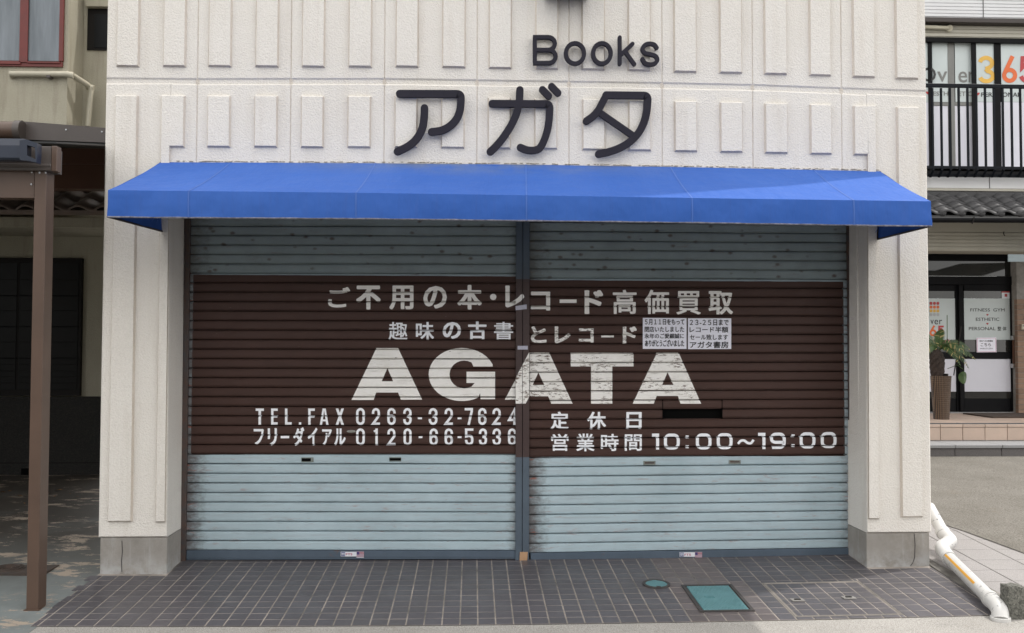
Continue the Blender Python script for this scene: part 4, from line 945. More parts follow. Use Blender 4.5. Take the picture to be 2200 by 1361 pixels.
# ------------------------------------------------------------------ awning
aw = thing('awning', 'blue fabric awning with sagging top and scalloped-free valance over the shutters', 'awning', (.35, 0, 2.85))
aw['label'] = 'wide blue fabric awning with pale seams over the shutters'
YF = -.9
def loc_aw(o): o.location = -Vector(aw.location); return o
topL, topR = at(345, 349, -.005), at(1890.5, 368.5, -.005)
def lerp(a, b, t_): return a+(b-a)*t_
def ypx(tab, x):
    for (a, ya), (b, yb) in zip(tab, tab[1:]):
        if x <= b: return ya+(yb-ya)*(x-a)/(b-a)
    return tab[-1][1]
ttop = [(345, 349), (800, 351), (1130, 354), (1500, 360), (1890.5, 368.5)]
tfront = [(232, 409), (800, 415), (1130, 420), (1500, 426), (2000, 433)]
tbot = [(231, 466), (800, 469.5), (1130, 473.5), (1500, 478), (2001, 486)]
nx, ny = 90, 14
def Ptop(u, v):   # v 0 wall, 1 front
    xt = lerp(345, 1890.5, u); xf = lerp(232, 2000, u)
    a = at(xt, ypx(ttop, xt), -.005); b = at(xf, ypx(tfront, xf), YF)
    p = a*(1-v)+b*v
    sag = -.012*math.sin(math.pi*v)*(1+.35*math.sin(u*math.pi*10))-.006*abs(math.sin(u*math.pi*5))*v*(1-v)*2
    return Vector((p.x, p.y, p.z+sag))
vs = [Ptop(i/nx, j/ny) for j in range(ny+1) for i in range(nx+1)]
fs = [(j*(nx+1)+i, j*(nx+1)+i+1, (j+1)*(nx+1)+i+1, (j+1)*(nx+1)+i) for j in range(ny) for i in range(nx)]
o = MB().add(vs, fs).obj('canopy', M['awning'], aw, smooth=True); loc_aw(o)
def Pval(u, v):
    xf = lerp(232, 2000, u); xb = lerp(231, 2001, u)
    a = at(xf, ypx(tfront, xf), YF); b = at(xb, ypx(tbot, xb), YF)
    p = a*(1-v)+b*v; e = min(u, 1-u)
    p.y += -.004*math.sin(v*math.pi)+.0035*math.sin(u*60+v*2)*v+.012*math.exp(-e*60)*math.sin(v*5+e*200)*v; return p
ny2 = 8
vs = [Pval(i/nx, j/ny2) for j in range(ny2+1) for i in range(nx+1)]; fs = [(j*(nx+1)+i, j*(nx+1)+i+1, (j+1)*(nx+1)+i+1, (j+1)*(nx+1)+i) for j in range(ny2) for i in range(nx)]
loc_aw(MB().add(vs, fs).obj('valance', M['awning'], aw, smooth=True))
for u, (wx, wy), (fx, fy) in ((0, (350, 498), (231, 466)), (1, (1886, 514.5), (2001, 486))):
    a, b = Ptop(u, 0), Ptop(u, 1); c, d = at(fx, fy, YF), at(wx, wy, -.005); m = MB(); N = 8; vs = []
    for i in range(N+1):
        t_ = i/N; tp_ = Ptop(u, t_); bt = d*(1-t_)+c*t_
        for j in range(5): q = tp_*(1-j/4)+bt*(j/4); vs.append((q.x+(.006*math.sin(j*1.2+i) if 0 < i < N else 0), q.y, q.z))
    loc_aw(m.add(vs, [(i*5+j, i*5+j+1, (i+1)*5+j+1, (i+1)*5+j) for i in range(N) for j in range(4)]).obj('side_flap', M['awning'], aw, smooth=True))
    loc_aw(MB().tube([d+Vector((0, 0, .0)), c], .007, 6).obj('hem_rod', M['awning_frame'], aw))
    loc_aw(MB().tube([d, Ptop(u, 0)], .007, 6).obj('wall_rod', M['awning_frame'], aw))
loc_aw(MB().tube([Pval(i/30, 1)+Vector((0, .004, -.002)) for i in range(31)], .006, 6).obj('hem_rod', M['awning_fray'], aw))
loc_aw(MB().tube([Pval(i/30, 0)+Vector((0, .016, -.012)) for i in range(31)], .011, 6).obj('front_tube', M['awning_frame'], aw))
for k, (st, sf) in enumerate(((495.5, 405.5), (807, 765), (1130, 1131), (1440, 1487), (1748, 1834))):
    ut, uf = (st-345)/(1890.5-345), (sf-232)/(2000-232); m = MB(); pts = [Ptop(lerp(ut, uf, j/12), j/12)+Vector((0, -.0004, .0018)) for j in range(13)]
    pts2 = [Pval(uf, j/6)+Vector((0, -.0018, 0)) for j in range(7)]
    for pp in (pts, pts2):
        w_ = Vector((.0045, 0, 0)); vs = []
        for p in pp: vs += [p-w_, p+w_]
        m.add(vs, [(2*i, 2*i+1, 2*i+3, 2*i+2) for i in range(len(pp)-1)])
    loc_aw(m.obj('seam', M['awning_seam'], aw))
for u in (.02, .25, .5, .75, .98):   # folding frame arms beneath
    a, b = Ptop(u, .03)+Vector((0, 0, -.03)), Ptop(u, .97)+Vector((0, 0, -.03)); loc_aw(MB().tube([a, b], .010, 6).obj('frame_arm', M['awning_frame'], aw))
for (px, py, l_) in ((318, 467, 7), (331, 467, 9), (338, 467, 12), (345, 467, 14), (1886, 488, 12), (1899, 487, 8)):
    a = at(px, py, -.3); b = at(px+random.uniform(-6, 4), py+l_, -.3); loc_aw(MB().tube([a, (a+b)/2+Vector((.004, 0, 0)), b], .0016, 4).obj('loose_thread', M['awning_seam'], aw))
# crumbled sealant line above the awning
m = MB()
for i in range(220):
    x = 372+i*(1890-372)/220; 
    if random.random() < .25: continue
    y = ypx(ttop, x)-1.2-random.random()*1.5; a = at(x, y, -.004); w_ = .012+random.random()*.02; h_ = .002+random.random()*.002; m.box(a.x, a.x+w_, -.004-random.random()*.004, .002, a.z, a.z+h_)
m.obj('sealant', simple('dirty_sealant', (.42, .38, .32, 1), (.12, .10, .08, 1), 30, rough=.9), shop, kind='stuff')

# ------------------------------------------------------------------ drain pipe, stone, right foreground
def PX(px, py, X):      # point on the ray with given x
    d = ray(px, py); t_ = (X-CAM[0])/d.x; return Vector((X, CAM[1]+t_*d.y, CAM[2]+t_*d.z))
dp = thing('drain_pipe', 'worn white plastic drain pipe with yellow tape slanting to the ground', 'drain pipe', on(2146, 1338))
def ldp(o): o.location = -Vector(dp.location); return o
pA = at(1996, 1090, .62); pB = at(2030, 1152, .30); pC = at(2041, 1162, .22); pD = at(2024, 1178, .10); pE = at(2032, 1193, .02); pF = at(2133, 1293, -1.00); pG = at(2148, 1311, -1.10); pH = at(2149.5, 1338, -1.13)
R_ = .046
ldp(autosmooth(MB().tube([pA, pB], R_, 20).obj('upper_pipe', M['pvc'], dp)))
bend = smooth([tuple(v) for v in (pA*.12+pB*.88, pB*.5+pC*.5+Vector((.012, 0, .01)), (pC+pD)/2+Vector((.005, 0, 0)), pD*.6+pE*.4, pE*.8+pF*.2)], 5) if False else None
def cr3(P_, n=6):
    Q = [P_[0]*2-P_[1]]+P_+[P_[-1]*2-P_[-2]]; o = []
    for i in range(1, len(Q)-2):
        for k in range(n):
            t_ = k/n; a, b, c, d = Q[i-1], Q[i], Q[i+1], Q[i+2]; o.append(.5*((2*b)+(-a+c)*t_+(2*a-5*b+4*c-d)*t_**2+(-a+3*b-3*c+d)*t_**3))
    return o+[P_[-1]]
ldp(autosmooth(MB().tube(cr3([pB*.93+pA*.07, pC, (pC+pD)/2+Vector((0, 0, -.002)), pD, pE*.95+pF*.05]), R_+.006, 20).obj('elbow', M['pvc'], dp)))
for a, b in ((pA*.16+pB*.84, pA*.06+pB*.94), (pE*.97+pF*.03, pE*.90+pF*.10), (pE*.06+pF*.94, pE*.02+pF*.98)):
    ldp(autosmooth(MB().tube([a, b], R_+.009, 20).obj('collar', M['pvc'], dp)))
ldp(autosmooth(MB().tube([pE, pF], R_, 24).obj('pipe', M['pvc'], dp)))
ldp(autosmooth(MB().tube(cr3([pE*.03+pF*.97, pG+Vector((0, .01, .004)), pH+Vector((0, .0, .02))]), R_+.005, 20).obj('foot_elbow', M['pvc'], dp)))
ldp(autosmooth(MB().tube([pH+Vector((0, 0, .035)), pH+Vector((0, 0, -.03))], R_+.014, 24).obj('socket', M['pvc'], dp)))
# yellow tape strip hugging the pipe
ax = (pF-pE).normalized(); vw = (Vector(CAM)-(pE+pF)/2); sd_ = ax.cross(vw).normalized(); fn = sd_.cross(ax).normalized(); m = MB(); vs = []
if fn.dot(vw) < 0: fn = -fn
for i in range(13):
    c = pE+(pF-pE)*(.085+.66*i/12)
    for a in (-.16, 0.02, .20): vs.append(c+(fn*math.cos(a)+sd_*math.sin(a))*(R_+.0012))
ldp(m.add(vs, [(i*3+j, i*3+j+1, (i+1)*3+j+1, (i+1)*3+j) for i in range(12) for j in range(2)]).obj('tape', M['yellow_tape'], dp))
# rough stone marker
b0 = on(2173, 1326); bm = bmesh.new(); bmesh.ops.create_cube(bm, size=1); bmesh.ops.subdivide_edges(bm, edges=bm.edges[:], cuts=7, use_grid_fill=True)
for v in bm.verts:
    c = v.co; r = 1-.10*max(0, c.z)*(abs(c.x)+abs(c.y)); edge_ = (abs(c.x) > .45)+(abs(c.y) > .45)+(abs(c.z) > .45)
    k = random.uniform(-.035, .02)-(.045 if edge_ >= 2 else 0); v.co = Vector((c.x*r*(1+k*2)*.118, c.y*r*(1+k*2)*.11, (c.z+.5)*.215*(1+k*.6)))
me = bpy.data.meshes.new('stone_marker'); bm.to_mesh(me); bm.free(); me.materials.append(M['stone'])
so_ = link('stone_marker', me, None, (b0.x+.01, b0.y, b0.z-.01), label='short rough dark stone post beside the foot of the drain pipe', category='stone post')
autosmooth(so_, 25)

# ================================================================== LEFT HOUSE
hs = thing('neighbour_house', 'olive cream house with red-framed window and dark tiled eave on the left', 'house', (-5, 4.3, 0))
def lh(o): o.location = -Vector(hs.location); return o
def pxbox(x0, x1, y0, y1, Yf, Yb, b=.003):
    ym_ = (max(y0, 0)+min(y1, 1361))/2; lo_ = max(x0, 1997 if x1 > 2003 else 0); hi_ = min(x1, 2200 if x0 > 1000 or x1 > 2000 else 232)
    xr_ = (lo_+hi_)/2 if hi_ > lo_ else (x0+x1)/2
    return MB().bbox(at(x0, ym_, Yf).x, at(x1, ym_, Yf).x, Yf, Yb, at(xr_, y1, Yf).z, at(xr_, y0, Yf).z, b)
YB, YF2 = 4.3, 3.88
# back wall, upper front volume
lh(pxbox(-700, 260, -400, 1041, YB, YB+.3).obj('rear_wall', M['house_stucco'], hs))
a = at(148, 0, YF2); wb = at(0, 430, YF2).z
lw = lh(MB().bbox(-9, a.x, YF2, YB, at(0, 425, YF2).z, 7.5, .003).obj('upper_wall', M['house_stucco'], hs))
# red framed window
wn = lh(MB().box(at(-40, 0, YF2-.03).x, at(136, 0, YF2-.03).x, YF2-.03, YF2-.004, at(0, 142, YF2-.03).z, at(0, 132, YF2-.03).z).obj('window', M['red_frame'], hs))
def sub(par, o): return o
def wpart(name, x0, x1, y0, y1, Yf, Yb, mat, par): o = pxbox(x0, x1, y0, y1, Yf, Yb, .002).obj(name, M[mat], par); return o
wpart('frame', 127, 136, -160, 131.8, YF2-.03, YF2-.004, 'red_frame', wn); wpart('stile', 42, 60, -160, 134, YF2-.045, YF2-.031, 'red_frame', wn); wpart('rail', -40, 43.8, 131, 138, YF2-.045, YF2-.031, 'red_frame', wn)
wpart('rail', 58.2, 128.5, 132.4, 136, YF2-.045, YF2-.031, 'red_frame', wn)
wpart('pane', -40, 43.5, -160, 130.8, YF2-.022, YF2-.01, 'frosted', wn); wpart('pane', 58.5, 128.5, -160, 131.6, YF2-.024, YF2-.012, 'frosted', wn)
# small window on the set-back wall
w2_ = lh(pxbox(187.5, 260, 18, 108, YB-.02, YB-.004, .002).obj('window', M['dark_frame'], hs)); wpart('pane', 202, 260, 31, 103, YB-.028, YB-.021, 'glass_dark', w2_)
wpart('lintel', 184, 260, -6, 14, YB-.10, YB-.002, 'house_stucco', w2_)
# ground floor window
w3 = lh(pxbox(-300, 173.5, 554.5, 851, YB-.06, YB-.004, .003).obj('window', M['dark_frame'], hs))
for (a_, b_) in ((-200, -70), (-66, 35), (41, 167.5)):
    wpart('pane', a_, b_, 565, 838, YB-.067, YB-.062, 'glass_dark', w3)
    for yy in (634.5, 701, 769): wpart('glazing_bar', a_, b_, yy, yy+2.5, YB-.078, YB-.068, 'black_frame', w3)
    for yy in (601, 667.5, 735, 783, 797, 810, 823): wpart('louvre_edge', a_+2, b_-2, yy, yy+1.2, YB-.071, YB-.0675, 'dark_frame', w3)
dd = lh(pxbox(-700, 260, 852.5, 1042, YB-.035, YB-.005).obj('dado', M['pebble'], hs)); wpart('joint', -700, 260, 994, 996, YB-.037, YB-.0355, 'dark_frame', dd); wpart('vent', 45, 62, 1007, 1028, YB-.05, YB-.036, 'dark', dd)
# tiled eave
def pantile(w_, l_, th=.014, n=8):
    m = MB(); vs = []
    for j, y in enumerate((0, -l_*.5, -l_)):
        for i in range(n+1):
            u = i/n; z = .028*math.sin(u*math.pi*2-.6)+(.016 if j == 2 else (.008 if j == 1 else 0)); vs.append((u*w_*1.08, y, z))
    for i in range(n+1):
        u = i/n; vs.append((u*w_*1.08, -l_, .028*math.sin(u*math.pi*2-.6)+.016-th*1.6))
    k = n+1; fs = [(j*k+i, j*k+i+1, (j+1)*k+i+1, (j+1)*k+i) for j in range(3) for i in range(n)]
    return m.add(vs, fs)
def tile_roof(par, locf, mat, xa, xb, Yt, zt, Yb_, zb_, rows, w_, caps=None):
    sl = math.atan2(zt-zb_, Yt-Yb_); L_ = math.hypot(zt-zb_, Yt-Yb_)/rows; me = pantile(w_, L_*1.12).mesh('roof_tile', mat)
    for p in me.polygons: p.use_smooth = True
    for r in range(rows):
        f = r/rows; y = Yt+(Yb_-Yt)*f; z = zt+(zb_-zt)*f; x = xa+(w_*.5 if False else 0)
        while x < xb:
            o = link('roof_tile', me, par, Vector((x, y, z+.03))-Vector(par.location)); o.rotation_euler = (sl, 0, random.gauss(0, .004)); x += w_
        
zt, zb_ = at(120, 396, YF2).z, at(120, 452, 3.05).z
er = lh(MB().add([(-9, 3.05, zb_), (-2.8, 3.05, zb_), (-2.8, YF2, zt), (-9, YF2, zt), (-9, 3.05, zb_-.05), (-2.8, 3.05, zb_-.05), (-2.8, YF2, zt-.05), (-9, YF2, zt-.05)], [(0, 1, 2, 3), (4, 7, 6, 5), (0, 4, 5, 1), (1, 5, 6, 2), (2, 6, 7, 3), (3, 7, 4, 0)]).obj('eave_board', M['roof_tile_l'], hs))
tile_roof(hs, None, M['roof_tile_l'], -5.6, -2.85, YF2, zt, 3.05, zb_, 3, .27)
# plaster band below the eave (lit strip) 
lh(MB().bbox(-9, -2.72, 3.45, YB, at(100, 489, 3.45).z, zb_-.02, .004).obj('wall_band', M['house_stucco'], hs))
# cream rain pipe
dpp = thing('rain_pipe', 'cream rain pipe running along the left house wall below the red window', 'rain pipe', at(190, 268, 3.9))
q0 = [at(22, 159, YF2-.05), at(152, 160, YF2-.05), at(195, 187, YF2+.25), at(189, 272, YF2+.25)]
pth = [q0[0]+Vector((0, .05, -.02)), q0[0], q0[1]-Vector((.06, 0, 0)), q0[1], q0[2]-Vector((.02, .03, -.01)), q0[2]+Vector((0, 0, -.04)), q0[3]]
o = MB().tube(pth, .032, 12).obj('pipe', M['cream_pipe'], dpp); o.location = -Vector(dpp.location); autosmooth(o, 50)
for p in (q0[1], q0[2]): o = MB().tube([p-Vector((.05, 0, 0)), p+Vector((.03, .01, -.015))], .037, 12).obj('elbow', M['cream_pipe'], dpp); o.location = -Vector(dpp.location); autosmooth(o, 50)
o = MB().box(q0[0].x+.42, q0[0].x+.46, YF2-.09, YF2, q0[0].z-.045, q0[0].z-.02).obj('clip', M['fascia'], dpp); o.location = -Vector(dpp.location)

# carport
cpn = thing('carport', 'bronze aluminium carport with square post and dark gutter beside the left pillar', 'carport', on(78, 1311))
def lc(o): o.location = -Vector(cpn.location); return o
YP = -.76; pb0 = on(56, 1311); PZ = base(-2.8, YP)
xa, xb = at(56.5, 1200, YP).x, at(80, 1200, YP).x
ztop = at(95, 367, YP).z
xm_ = (at(57.5, 1250, YP).x+at(76, 420, YP).x)/2
xl, xr = at(56, 1300, YP).x, at(81, 1300, YP).x
lc(MB().bbox(xl, xr+.002, YP, YP+.115, PZ-.02, ztop, .003).obj('post', M['post'], cpn))
lc(MB().box(xl-.012, xr+.012, YP-.010, YP+.125, PZ-.02, PZ+.006).obj('base_plate', M['post'], cpn))
XE = at(111, 340, YP).x
lc(pxbox(-500, 74.5, 366.5, 426, YP+.01, YP+.10).obj('beam', M['post'], cpn))
lc(pxbox(-500, 110, 314.5, 366, YP-.03, YP+.13).obj('top_beam', M['fascia'], cpn))
lc(pxbox(-500, 109, 352, 358, YP-.036, YP-.031).obj('beam_ridge', M['fascia'], cpn))
lc(pxbox(110.3, 122, 314, 368, YP-.034, YP+.03).obj('end_cap', M['post'], cpn))
for (x, y) in ((85, 371.5), (98, 371.5), (67, 370), (66, 396)):
    p = at(x, y, YP-.003); lc(MB().rings([[(p.x+r*math.cos(k/8*6.283), YP+yy, p.z+r*math.sin(k/8*6.283)) for k in range(8)] for r, yy in ((.006, .011 if x < 75 else .001), (.006, .004 if x < 75 else -.004))]).obj('rivet', M['steel'], cpn))
lc(pxbox(118, 300, 319, 353, 1.25, 1.40).obj('rear_beam', M['beam_red'], cpn)); lc(pxbox(100, 300, 353.5, 406, 1.27, 1.40).obj('rear_beam', M['beam_red'], cpn))
lc(pxbox(-500, 119.5, 319, 406, 1.28, 1.40).obj('rear_beam', M['beam_red'], cpn))
# side beam running back from the post, roof sheet
za, zb2 = at(60, 313.5, YP+.1).z, at(60, 315, 1.2).z
roofpts = [(-7.5, YP+.02, za), (-2.735, YP+.02, za), (-2.735, 1.24, zb2), (-7.5, 1.24, zb2)]
m = MB(); m.rings([[(x, y, z) for x, y, z in roofpts], [(x, y, z+.012) for x, y, z in roofpts]]); lc(m.obj('roof_sheet', M['roof_dark'], cpn))
# upper fascia with oval gutter (rear roof edge)
fa = MB(); pts = [at(48, 261, 1.22), at(300, 281, 1.22), at(300, 309.5, 1.22), at(48, 300, 1.22)]
fa.rings([[(p.x, 1.26, p.z) for p in pts], [(p.x, 1.22, p.z) for p in pts]]); lc(fa.obj('fascia', M['fascia'], cpn))
pts = [at(48, 301, 1.24), at(300, 310.5, 1.24), at(300, 319, 1.24), at(48, 316, 1.24)]; lc(MB().rings([[(p.x, 1.27, p.z) for p in pts], [(p.x, 1.24, p.z) for p in pts]]).obj('shadow_board', M['roof_dark'], cpn))
a, b = at(-300, 281, 1.17), at(44, 281, 1.17); lc(autosmooth(MB().tube([a, b], .078, 16).obj('gutter', M['post'], cpn), 50)); lc(autosmooth(MB().tube([b-Vector((.035, 0, 0)), b+Vector((.02, 0, 0))], .086, 16).obj('gutter_cap', M['fascia'], cpn), 50))
for x, y in ((142, 279), (219, 283.5)):
    p = at(x, y, 1.217); lc(MB().rings([[(p.x+.007*math.cos(k/8*6.283), 1.217+yy, p.z+.007*math.sin(k/8*6.283)) for k in range(8)] for yy in (.003, -.004)]).obj('rivet', M['steel'], cpn))
# main roof from fascia back to the house (throws the shade)
zf_ = at(100, 300, 1.3).z; m = MB()
rp_ = [(-8.5, 1.275, zf_-.02), (-2.735, 1.275, zf_-.02), (-2.735, 3.86, zf_+.60), (-8.5, 3.86, zf_+.60)]
m.rings([rp_, [(x, y, z+.02) for x, y, z in rp_]]); lc(m.obj('rear_roof_sheet', M['roof_dark'], cpn))
# navy gutter with hollow end
Yg = YP-.10
def gprof(px0, yy): return None
zc = lambda py: at(40, py, Yg).z
X0, X1 = at(-500, 325, Yg).x, at(60, 325, Yg).x; X2 = at(80, 325, Yg).x
pf_ = [(0, zc(302)), (-.05, zc(302)), (-.07, zc(318)), (-.07, zc(344)), (-.055, zc(348)), (0, zc(348))]
lc(MB().rings([[(X0, Yg+y, z) for y, z in pf_], [(X1, Yg+y, z) for y, z in pf_]]).obj('front_gutter', M['navy'], cpn))
outer = [(42, 302), (57, 300), (80, 308), (80, 330), (78, 350), (62, 346), (47, 345), (42, 343)]
inner = [(58, 312), (75, 317), (76, 343), (58, 334)]
vs, fs = polyfill(outer, (inner,)); n_ = len(vs); m = MB(); P0 = [at(x, y, Yg-.08) for x, y in vs]; m.add(P0+[Vector((p.x, Yg-.02, p.z)) for p in P0], fs+[tuple(i+n_ for i in f) for f in fs]+[(i, (i+1) % 8, n_+(i+1) % 8, n_+i) for i in range(8)]+[(8+i, 8+(i+1) % 4, n_+8+(i+1) % 4, n_+8+i) for i in range(4)])
lc(m.obj('gutter_end', M['navy'], cpn))
lh(MB().box(-9.0, -8.7, -.5, 4.3, -.2, 3.3).obj('unseen_shade_wall', M['pebble'], hs))  # unseen wall added beside the yard to keep the passage dark
# dead leaves on the yard floor
lv = MB().add([(-.03, 0, .002), (0, -.014, .008), (.032, 0, .003), (0, .014, .009), (0, 0, .004)], [(0, 1, 4), (1, 2, 4), (2, 3, 4), (3, 0, 4)]).mesh('dead_leaf', M['leaf_dry'])
for x, y, l_, lab in [(5, 1059, 1.2, 'largest curled dry leaf at the left border of the yard'), (21, 1056, .7, 'small dry leaf beside the largest one, left of the post'), (42, 1066, .9, 'dry leaf nearest the carport post on its left side'), (52, 1082, .6, 'tiny dry leaf low down just left of the carport post'),
    (104, 1060, .9, 'dry leaf just right of the carport post'), (127, 1054, 1.1, 'broad tan dry leaf right of the post by the dark dado'), (119, 1067, .7, 'darker dry leaf below the broad tan leaf right of the post'), (150, 1062, .4, 'tiny dry leaf midway between the post and the shop pillar'), (166, 1068, .5, 'small dry leaf nearest the shop pillar'), (99, 1136, .8, 'lone dry leaf lower down at the right edge of the post')]:
    o = link('dead_leaf', lv, None, on(x, y, .004), label=lab, category='leaf', group='dry leaves on the yard floor'); o.rotation_euler = (random.uniform(-.2, .2), random.uniform(-.2, .2), random.uniform(0, 6)); o.scale = (l_*1.3,)*3

# ================================================================== RIGHT BUILDING
gb = thing('gym_building', 'white sided gym building with balcony, grey tiled pent roof and black doors on the right', 'building', (7, 8.4, 0))
def lg(o): o.location = -Vector(gb.location); return o
YW = 8.4
def siding(name, x0, x1, y0, y1, Yf, mat, pitch, par=gb, th=.12, seam=()):
    """horizontal boards, px box, pitch in px"""
    a, c = at(x0, (y0+y1)/2, Yf), at(x1, (y0+y1)/2, Yf); a.z = at(2098, y1, Yf).z; c.z = at(2098, y0, Yf).z; n = max(1, round((y1-y0)/pitch)); ph = (c.z-a.z)/n; m = MB()
    for k in range(n):
        z0 = a.z+k*ph; m.rings([[(X, Yf+y, z0+z) for y, z in ((th, 0), (.014, 0), (.014, .008), (0, .014), (0, ph-.004), (.010, ph), (th, ph))] for X in (a.x, c.x)])
    return lg(m.obj(name, M[mat], par))
siding('siding', 1600, 2460, -160, 38.5, 8.28, 'siding', 7.4)
lg(pxbox(2112, 2113.5, -160, 38, 8.272, 8.279, .0005).obj('joint', M['siding_groove'], gb))
lg(pxbox(1600, 2460, 39, 48.5, 8.24, 8.6).obj('soffit_trim', M['brown_trim'], gb))
siding('siding', 1600, 2460, 49, 81, YW, 'siding_cream', 8, th=.2)
pipe = thing('wall_pipe', 'short cream pipe stub on the gym wall under the brown soffit', 'pipe', at(2040, 60, YW-.1))
o = MB().tube([at(1960, 57, YW-.06), at(2036, 60.5, YW-.06), at(2040, 61, YW+.0)], .033, 10).obj('pipe', M['cream_pipe'], pipe); o.location = -Vector(pipe.location)
o = MB().tube([at(2040, 61, YW-.06), at(2040, 61, YW-.02)], .055, 12).obj('flange', M['cream_pipe'], pipe); o.location = -Vector(pipe.location)
# upper wall behind windows and window band
lg(pxbox(1600, 2460, 81.5, 560, YW+.15, YW+.4).obj('wall', M['dark'], gb))
uw = lg(pxbox(1600, 2460, 82, 91.5, YW-.02, YW+.03).obj('window', M['black_frame'], gb))
def uwp(name, x0, x1, y0, y1, Yf, Yb, mat, b=.002): return pxbox(x0, x1, y0, y1, Yf, Yb, b).obj(name, M[mat], uw)
for a_, b_ in ((1996, 2002.5), (2089.5, 2097.5), (2138.5, 2150.5), (2222, 2230)): uwp('mullion', a_, b_, 91.8, 368, YW+.025, YW+.048, 'black_frame')
uwp('sill', 1600, 2460, 368.5, 380, YW-.02, YW+.14, 'black_frame')
for (a_, b_, kind) in ((1940, 1995.5, 0), (2003, 2037.5, 1), (2052, 2089, 1), (2098, 2138, 0), (2151, 2221.5, 0), (2231, 2330, 0)):
    Yp = YW+(.05 if kind == 0 else .09)
    uwp('film', a_, b_, 92, 219.5, Yp, Yp+.01, 'film'); uwp('film', a_, b_, 228 if kind else 220, 361, Yp, Yp+.01, 'film_low')
    if kind: uwp('rail', a_, b_, 220, 227.5, Yp-.01, Yp+.01, 'p_grey')
uwp('stile', 2038, 2051.5, 92, 362, YW+.08, YW+.10, 'p_grey'); 
# window lettering
YT = YW+.045
def gtx(lines, mat, Y=YT, off=.02, par=gb, nm='lettering'): o = textlines(lines, Y, M[mat], par, nm, off); return o
gtx([('O', 1980, 2011, 145, 176, .012)], 'p_black'); gtx([('v', 2014, 2035, 154, 176, .012)], 'p_grey', YW+.085); gtx([('e', 2059, 2078, 154, 178, .012), ('r', 2081, 2092, 154, 177, .012)], 'p_grey', YW+.085)
# numerals 3 6 5 by stroke
def numeral(sh, mat, Y, par):
    m = MB()
    for k, (vs, fs) in enumerate(sh): m.add([at(x, y, Y-.0006*k) for x, y in vs], fs)
    me = bpy.data.meshes.new('numeral'); me.from_pydata(m.v, [], m.f); me.materials.append(M[mat]); o = link('numeral', me, par); o.location = -Vector(par.location)
def num3(x0, x1, y0, y1, w): 
    xm, ym = (x0+x1)/2, (y0+y1)/2; return [stroke(ell(xm-1, y0+(ym-y0)*.5+1, (x1-x0)/2-w*.6, (ym-y0)*.5-w*.35, -170, 75, 14)+[(xm-2, ym-1)], w), stroke([(xm-2, ym-1)]+ell(xm, ym+(y1-ym)*.5, (x1-x0)/2-w*.5, (y1-ym)*.5-w*.4, -80, 165, 16), w)]
def num6(x0, x1, y0, y1, w):
    xm = (x0+x1)/2; r = (x1-x0)/2-w/2; cy_ = y1-r-w/2; return [stroke(ell(xm, cy_, r, r, 0, 345, 20), w, True), stroke([(xm-r*.93, cy_-r*.35), (x1-w*1.1, y0)], w)]
def num5(x0, x1, y0, y1, w):
    xm = (x0+x1)/2; rx = (x1-x0)/2-w/2; ry = (y1-y0)*.30; return [stroke([(x1-w*.2, y0+w/2), (x0+w*.9, y0+w/2), (x0+w*.7, y0+(y1-y0)*.46)]+ell(xm-w*.1, y1-ry-w/2, rx, ry, -110, 155, 16), w)]
numeral(num3(2101, 2138, 120.5, 178.5, 9), 'p_yellow', YT, gb); numeral(num6(2153, 2185.5, 121, 178.5, 9), 'p_orange', YT, gb); numeral(num5(2189, 2224, 121, 178.5, 9), 'p_red', YT, gb)
gtx([('ESTH', 2005, 2037, 197, 206, .004)], 'p_grey', YW+.085, .004); gtx([('ETIC', 2059, 2089, 197, 207, .004)], 'p_grey', YW+.085, .004)
gtx([('PERS', 2108, 2139, 199, 208.5, .006), ('ONAL', 2154, 2193, 199, 208.5, .006)], 'p_black')
def heart(cx_, cy_, r): return [(cx_+r*(16*math.sin(a)**3)/17, cy_-r*(13*math.cos(a)-5*math.cos(2*a)-2*math.cos(3*a)-math.cos(4*a))/17) for a in [k/20*2*math.pi for k in range(20)]]
for c in ((1993, 199.5), (2101, 202)): q = flat_poly(heart(*c, 4.2), YT, 'heart', M['p_red'], gb, .001); lg(q)
# balcony railing
YR = 7.35
rl_ = thing('balcony_railing', 'black metal balcony railing with vertical bars on the gym building', 'railing', at(2100, 375, YR))
def lr(o): o.location = -Vector(rl_.location); return o
lr(pxbox(1600, 2460, 180.5, 189, YR-.02, YR+.012, .006).obj('top_rail', M['railing'], rl_)); lr(pxbox(1600, 2460, 357.5, 363, YR-.01, YR+.02).obj('bottom_rail', M['railing'], rl_)); lr(pxbox(1600, 2460, 374, 380, YR+.10, YR+.16).obj('deck_edge', M['railing'], rl_))
xbal = [1961+18.9*k for k in range(14)]
for x in xbal:
    X = at(x+5, 280, YR).x; zt_, zb3 = at(x, 190, YR).z, at(x, 366, YR).z
    m = MB().box(X-.0155, X+.0155, YR-.012, YR+.012, zb3, zt_); m.rings([[(X+s*.0155, YR+y, z) for s, y, z in ((-1, -.012, zb3), (1, -.012, zb3), (1, .012, zb3), (-1, .012, zb3))], [(X+s*.0155, YR+y, z) for s, y, z in ((-1, .09, zb3-.10), (1, .09, zb3-.10), (1, .115, zb3-.09), (-1, .115, zb3-.09))]])
    lr(m.obj('baluster', M['railing'], rl_))
lg(pxbox(1600, 2460, 381, 405, 7.6, 8.5).obj('balcony_slab', M['siding'], gb)); lg(pxbox(2126, 2127, 381, 405, 7.59, 7.6, .0005).obj('joint', M['siding_groove'], gb))
lg(pxbox(1600, 2460, 405.5, 411, 7.55, 8.5).obj('flashing', M['siding_cream'], gb))
